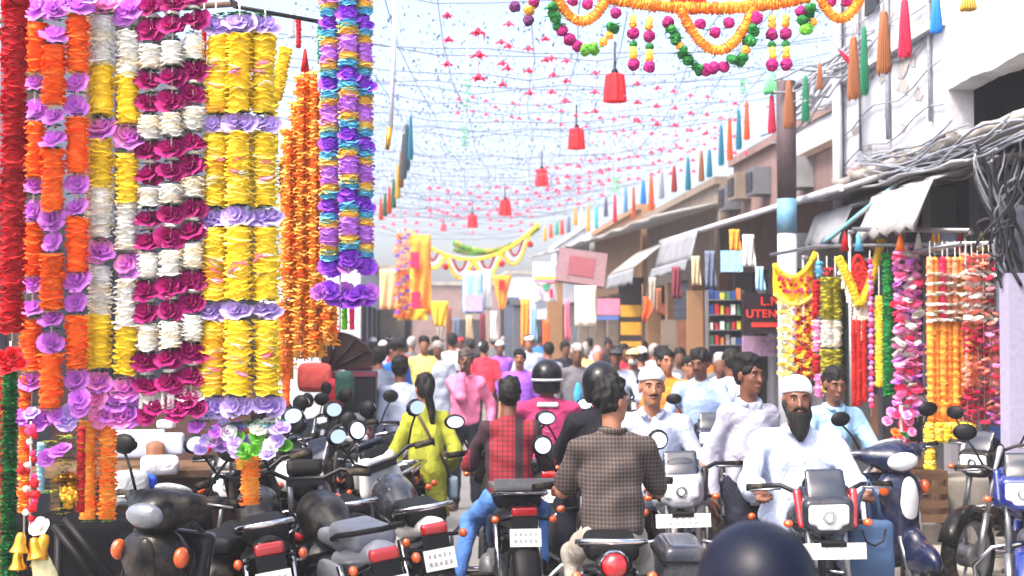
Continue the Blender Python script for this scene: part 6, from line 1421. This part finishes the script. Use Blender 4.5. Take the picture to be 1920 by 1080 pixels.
# middle distance
person('man in a white shirt leaning over, back turned, left of the woman in green', 758, 13.0, 20, 668, 'stand', WSH2, 'long', 'shirt', GRYT, SK2, 'short', lod=1, lean=12, head_yaw=25, seed=21)
person('man in a royal blue shirt in the crowd at the left', 736, 18, -150, 640, 'stand', BLS, 'short', 'shirt', DRK, SK1, 'short', lod=1, lean=4, head_yaw=-30, head_pitch=10, seed=22)
person('man in a pale yellow shirt with a dark jacket in the left crowd', 796, 21, 175, 630, 'stand', YELS, 'long', 'shirt', DRK, SK1, 'short', lod=2, seed=23)
person('man in a white shirt with a navy chest band seen from behind in the crowd', 848, 23, 0, 626, 'stand', plaid_mat('white_navy_band', (220, 222, 226), (220, 222, 226), 1, 0, 0, 0), 'short', 'shirt', GRYT, SK1, 'short', lod=2, seed=24, build=1.05)
ob('navy_band', sdf_mesh('navy_band', [Pell((0, 0, 1.13), (.176, .140, .05))], .02, 0), NAV, bpy.data.objects[[o.name for o in COL.objects if o.get('label', '').startswith('man in a white shirt with a navy')][0]])
person('man in a scarlet shirt and white cap seen from behind in the crowd', 908, 23, 2, 640, 'stand', REDS, 'short', 'shirt', DRK, SK1, 'short', lod=2, seed=25, cap=('cap', WCAP), build=1.05)
person('young man in a purple shirt facing the camera beside the black helmet', 975, 17.5, 172, 655, 'stand', PURS, 'short', 'shirt', DRK, SK1, 'short', lod=1, seed=26)
person('man in white with a white cap walking behind the purple shirt', 992, 24, 180, 628, 'stand', WSH, 'long', 'kurta', PYJ, SK1, 'short', lod=2, seed=28, cap=('cap', WCAP))
b, J = person('man in an open grey shirt over a bright blue tee walking towards the camera', 1082, 17, 178, 645, 'walk', GRYS, 'long', 'shirt', JEAN, SK2, 'short', GREYH, lod=1, seed=29)
ob('tee_panel', sdf_mesh('tee_panel', [Pell(J['ch'] + V3(0, .055, -.08), (.075, .085, .20))], .016, 0), TEAL, b)
person('woman with a pink headscarf in the far crowd', 1120, 21, 178, 652, 'stand', PNKS, 'long', 'kurta', PNKS, SK3, 'bun', PNKS, lod=2, seed=30)
person('rider in a pale shirt and dark cap in the middle distance', 1155, 17, 176, 650, 'ride', WSH2, 'long', 'shirt', DRK, SK2, 'short', lod=1, seed=31, cap=('cap', cloth('charcoal', (50, 52, 60))))
b, J = person('masked rider in a yellow cap in the middle distance', 1187, 17.5, 178, 652, 'ride', GRYS, 'long', 'shirt', DRK, SK1, 'short', lod=1, seed=32, cap=('cap', cloth('mustard_cap', (226, 206, 130))))
ob('face_mask', sdf_mesh('face_mask', [Pell(J['H']((0, .055, -.055)), (.062, .055, .05))], .014, 0), GCAP, b)
person('woman in an orange sari with her hair in a bun, looking right', 1252, 13.5, 150, 655, 'stand', ORS, 'short', 'kurta', ORS, SK1, 'bun', lod=1, seed=33, head_yaw=-40)
person('boy with black hair close behind the woman in orange', 1240, 15.5, 170, 650, 'stand', WSH, 'short', 'shirt', DRK, SK2, 'short', lod=1, seed=34)
person('man in a pale blue and white shirt riding a dark motorbike in the middle distance', 1312, 12.6, 165, 655, 'ride', cloth('ice_blue', (138, 160, 196)), 'long', 'shirt', DRK, SK2, 'short', lod=1, seed=36, lean=8, head_pitch=14, head_yaw=20)
person('man in a light blue shirt just left of the distant white shirted rider', 1290, 14.5, 190, 668, 'stand', LBL, 'short', 'shirt', DRK, SK1, 'short', lod=1, seed=35)
person('man in a white shirt with his back turned beside the walking young man', 1374, 13.2, 20, 655, 'stand', WSH2, 'long', 'kurta', PYJ, SK2, 'short', lod=1, seed=38)
person('person in a dark jacket half hidden at the left edge of the crowd', 712, 16, 30, 650, 'stand', cloth('grey_blue', (120, 130, 150)), 'long', 'shirt', DRK, SK1, 'short', lod=1, seed=40)
FAR = [(772, 26, 632, GRYS, 'charcoal', 'short'), (816, 30, 630, BLKS, 'black', 'short'), (700, 28, 634, WSH, 'white', 'short'), (865, 34, 632, PNKS, 'salmon pink', 'short'), (925, 33, 630, GRYS, 'ash grey', 'short'), (945, 38, 631, WSH, 'cream white', 'short'), (1010, 36, 630, BLS, 'cobalt', 'short'), (1045, 31, 632, YELS, 'straw yellow', 'short'), (1105, 29, 634, WSH2, 'off white', 'short'), (1140, 27, 636, BLKS, 'jet black', 'bun'), (1225, 22, 645, WSH, 'plain white', 'short'), (1205, 26, 640, REDS, 'red', 'short'), (730, 34, 631, ORS, 'orange', 'bun'), (1345, 16, 655, GRYS, 'dull grey', 'short'), (752, 23, 634, REDS, 'cherry red', 'short'), (822, 21, 640, WSH2, 'pearl white', 'short'), (884, 27, 636, DRK, 'dark navy', 'short'), (938, 25, 640, PURS, 'violet', 'bun'), (1030, 21, 642, WSH, 'milk white', 'short'), (1058, 23, 640, DRK, 'inky', 'short'), (1098, 23, 645, YELS, 'sandy', 'bun'), (1168, 21, 645, REDS, 'brick red', 'short'), (1205, 18, 652, WSH2, 'chalk white', 'short'), (1275, 18, 652, GRYS, 'smoke grey', 'short'), (1330, 19, 650, ORS, 'amber', 'bun'), (1352, 14.5, 662, WSH, 'bright white', 'short'), (690, 21, 645, GRYS, 'pewter', 'short'), (720, 25, 640, WSH, 'snow white', 'short')]
for i, (x, d, y, m, nm, hr) in enumerate(FAR):
    nb = 'near the shops on the right' if x > 1000 else ('among the garlands and stalls on the left' if x < 830 else 'in the middle of the far street')
    person('distant person in %s clothes %s' % (nm, nb), x, d, [0, 180][i % 2] + rg.uniform(-25, 25), y, 'walk' if i % 3 else 'stand', m, 'short', 'kurta' if i % 3 == 0 else 'shirt', DRK if i % 2 else GRYT, [SK1, SK2][i % 2], hr, HAIR if i % 5 else GREYH, lod=2, seed=50 + i, build=[.86, 1, .92, 1.05][i % 4], cap=('skullcap', WCAP) if i % 5 == 2 else (('cap', [REDS, NAV, YELS][i % 3]) if i % 7 == 3 else None))

# ================================================================ THINGS ON AND AROUND THE STALLS
tc_ = at(330, 860, 8.6); t = thing('display_table', 'low wooden stall table with papers and boxes behind the black scooter', 'table', (tc_.x, tc_.y, 0))
ob('table_top', MB().bbox(-.85, .55, -.3, .4, .96, 1.0).mesh('table_top'), WOOD, t)
for x in (-.8, .5):
    for y in (-.26, .36): ob('leg', MB().bbox(x - .03, x + .03, y - .03, y + .03, 0, .959).mesh('leg'), WOOD, t)
ob('back_board', MB().bbox(-.85, .55, .405, .43, .3, 1.5).mesh('back_board'), mat('brown_board', (70, 46, 40), .8, var=.2), t)
def item(name, label, cat, px, py, d, size, m, rz=0, rx=0, extra=None):
    o = ob(name, sdf_mesh(name, [Pbox((0, 0, 0), (size[0] / 2, size[1] / 2, size[2] / 2), min(size) * .25)], max(.01, min(size) / 4), 0), m, None, Matrix.Translation(at(px, py, d)) @ RZ(rz) @ RX(rx))
    return tag(o, label, cat)
PAPER = mat('paper_pale', (168, 176, 194), .7, var=.1, scale=12)
item('printed_poster', 'pale blue printed sheets propped at the back of the stall table', 'poster', 262, 832, 8.5, (.30, .05, .17), PAPER, .1)
item('framed_print', 'pale framed print with a dark border beside the sheets', 'picture', 324, 832, 8.4, (.14, .05, .13), PAPER, -.05)
item('cardboard_box', 'brown cardboard box between the sheets and the framed print', 'box', 292, 848, 8.35, (.1, .12, .13), TAN, .4)
item('plastic_bag', 'white and blue plastic bag lying on the stall table', 'bag', 300, 872, 8.25, (.22, .14, .1), WHC, .2, .2)
item('plastic_bag', 'bright blue plastic bag end on the stall table', 'bag', 277, 905, 8.0, (.1, .1, .1), cloth('plastic_blue', (30, 80, 220)), .3)
item('sack', 'grey sack slumped beside the orange strands', 'sack', 245, 915, 7.9, (.2, .16, .2), cloth('sack_grey', (150, 156, 160)), .3)
item('folded_cloth', 'red and yellow folded packet on the stall table end', 'packet', 372, 842, 8.2, (.14, .1, .04), REDS)
item('bowl', 'small white bowl rim under the magenta garland', 'bowl', 312, 795, 8.2, (.1, .1, .05), WHC)
for k, (px, py, lab, m) in enumerate(((590, 708, 'red plastic bundle with a pale salmon front beside the orange chains', cloth('salmon_plastic', (226, 90, 80))), (626, 738, 'dark red cloth bag standing among the parked motorbikes', cloth('dark_red', (170, 24, 44))), (646, 724, 'small dark green bag behind the red one', cloth('bottle_green', (30, 70, 60))))):
    item('bundle', lab, 'bag', px, py, 12.5 - .3 * k, (.3 if k == 0 else .16, .2, .26), m)
item('bundle', 'orange packet lying on a parked motorbike in the left crowd', 'packet', 688, 708, 13.5, (.2, .15, .09), cloth('orange_packet', (240, 110, 50)))
item('bundle', 'maroon rolled cloth under the brown hood', 'cloth roll', 672, 693, 13.2, (.25, .15, .07), cloth('maroon_roll', (120, 30, 60)))
# dark brown curved hood
k = 12.8 / F; hc_ = at(648, 690, 12.8); rows = []
for i in range(9):
    a = R_(8 + 94 * i / 8); rows.append([(-.13 + .40 * math.cos(a), -.25 + .5 * j / 4, .34 * math.sin(a) - .02) for j in range(5)])
tt = thing('rickshaw_hood', 'dark brown rounded folding hood beside the orange chain garland', 'rickshaw hood', hc_)
hm_ = mat('brown_hood', (52, 38, 36), .75, var=.15, scale=10, bump=.2)
ob('hood_cover', sheet(rows, .012).mesh('hood_cover'), hm_, tt)
side = [(-.13 + .40 * math.cos(R_(8 + 94 * i / 8)), -.245, .34 * math.sin(R_(8 + 94 * i / 8)) - .02) for i in range(9)] + [(-.2, -.245, -.0), (-.15, -.245, -.03)]
def slab(pts, th):
    n = len(pts); V = pts + [(x, y + th, z) for x, y, z in pts]
    return MB().add(V, [tuple(range(n))[::-1], tuple(range(n, 2 * n))] + [(i, (i + 1) % n, n + (i + 1) % n, n + i) for i in range(n)])
ob('hood_side', slab(side, .012).mesh('hood_side'), hm_, tt)
for i in (2, 4, 6):
    x, y, z = side[i]; ob('hood_rib', MB().tube([(x, -.252, z), (-.14, -.252, -.02)], .008, 5).mesh('hood_rib'), DARKM, tt)
ob('hood_base', MB().box((.06, 0, -.05), (.44, .5, .04)).mesh('hood_base'), mat('maroon_base', (104, 30, 50), .6), tt)
ob('rickshaw_seat', MB().bbox(-.15, .28, -.24, .24, -.6, -.075).mesh('rickshaw_seat'), DARKM, tt)
for s in (-1, 1):
    wv = ob('wheel', cached('rwheel', lambda: MB().lathe([(.3, -.02), (.33, -.02), (.345, 0), (.33, .02), (.3, .02), (.3, -.02)], 24, RY(math.pi / 2)).mesh('wheel')), RUBBER, tt, Matrix.Translation((.06 + s * .28, 0, .345 - hc_.z)))
    ob('rim', cached('rrim', lambda: MB().lathe([(.001, -.03), (.03, -.03), (.03, .03), (.001, .03)], 10, RY(math.pi / 2)).tube([(0, -.3, 0), (0, .3, 0)], .006, 5).tube([(0, 0, -.3), (0, 0, .3)], .006, 5).tube([(0, -.21, -.21), (0, .21, .21)], .006, 5).tube([(0, -.21, .21), (0, .21, -.21)], .006, 5).mesh('rim')), STEEL, wv)
# blue bag hanging on the bearded rider's motorbike
tb = thing('hand_bag', 'slate blue shopping bag hanging beside the bearded rider', 'bag', at(1630, 1000, 7.1))
kb = sdf_mesh('bag_body', [Pbox((0, 0, -.08), (.12, .05, .15), .03), Pell((0, -.02, -.12), (.11, .06, .1))], .012, .03, .004)
ob('bag_body', kb, mat('slate_bag', (46, 72, 106), .65, var=.1, bump=.2), tb)
ob('bag_handle', MB().tube([(-.07, 0, .06), (-.05, 0, .18), (0, 0, .26), (.04, 0, .18), (.06, 0, .06)], .011, 6).mesh('bag_handle'), mat('slate_handle', (42, 66, 96), .6), tb)
ob('bag_flap', MB().tube([(-.06, -.075, .03), (-.04, -.085, -.03), (0, -.088, -.05), (.04, -.085, -.03), (.06, -.075, .03)], .006, 5).mesh('bag_flap'), DARKM, tb)
# slanted dark bars at the lower left
tt = thing('handrail', 'pair of slanting black rails at the lower left corner', 'rail', at(100, 985, 6.2))
for o_ in ((0, 0), (.045, .03)):
    ob('rail_bar', MB().tube([(o_[0], 0, o_[1]), (.26 + o_[0], -.05, -.30 + o_[1])], .018, 8).mesh('rail_bar'), BLACK, tt)
ob('rail_strut', MB().tube([(.02, .02, 0), (.02, .02, -.99)], .02, 8).mesh('rail_strut'), BLACK, tt)
# dark stall base behind the scooter
tt = thing('stall_bench', 'dark covered bench under the garlands at the lower left', 'bench', at(190, 1010, 7.6)); z0_ = tt.location.z
ob('bench_cover', sdf_mesh('bench_cover', [Pbox((0, 0, -.3), (.55, .3, .42), .05)], .03, .03, .008), mat('black_tarp', (10, 10, 13), .85, var=.2), tt)
# wooden crates at the right stall
for i, (px, py, d, lab) in enumerate(((1700, 880, 11.6, 'open slatted wooden rack below the pink garland'), (1718, 930, 11.3, 'lower wooden crate at the foot of the right stall'))):
    tt = thing('wooden_crate', lab, 'crate', at(px, py, d))
    for z in (-.16, -.05, .06, .17): ob('slat', cached('crslat', lambda: MB().bbox(-.2, .2, -.16, -.14, -.03, .03).mesh('slat')), WOOD, tt, T(0, 0, z))
    for x in (-.19, .19): ob('upright', cached('crup', lambda: MB().bbox(-.015, .015, -.138, .14, -.2, .21).mesh('upright')), WOOD, tt, T(x, 0, 0))
    ob('back_panel', MB().bbox(-.2, .2, .142, .16, -.2, .21).mesh('back_panel'), WOOD, tt)
tt = thing('display_plinth', 'worn grey plinth behind the parked motorbikes at right', 'plinth', (at(1800, 900, 11.8).x, at(1800, 900, 11.8).y, .13))
ob('plinth_block', sdf_mesh('plinth_block', [Pbox((0, 0, .25), (.5, .3, .25), .02)], .03, 0), CONC, tt); ob('plinth_step', MB().bbox(-.6, .6, -.5, -.302, 0, .15).mesh('plinth_step'), CONC, tt)

# ================================================================ HAZE
hz = ob('haze', MB().bbox(-60, 60, -20, 120, -1.1, 12).mesh('haze'), None if False else bpy.data.materials.new('haze_air'), None, kind='stuff')
hm = bpy.data.materials['haze_air']; hm.use_nodes = True; hn = hm.node_tree.nodes
hn.remove(hn['Principled BSDF']); pv = hn.new('ShaderNodeVolumePrincipled'); pv.inputs['Color'].default_value = (.9, .93, 1, 1); pv.inputs['Density'].default_value = .0022
hm.node_tree.links.new(pv.outputs[0], hn['Material Output'].inputs['Volume'])
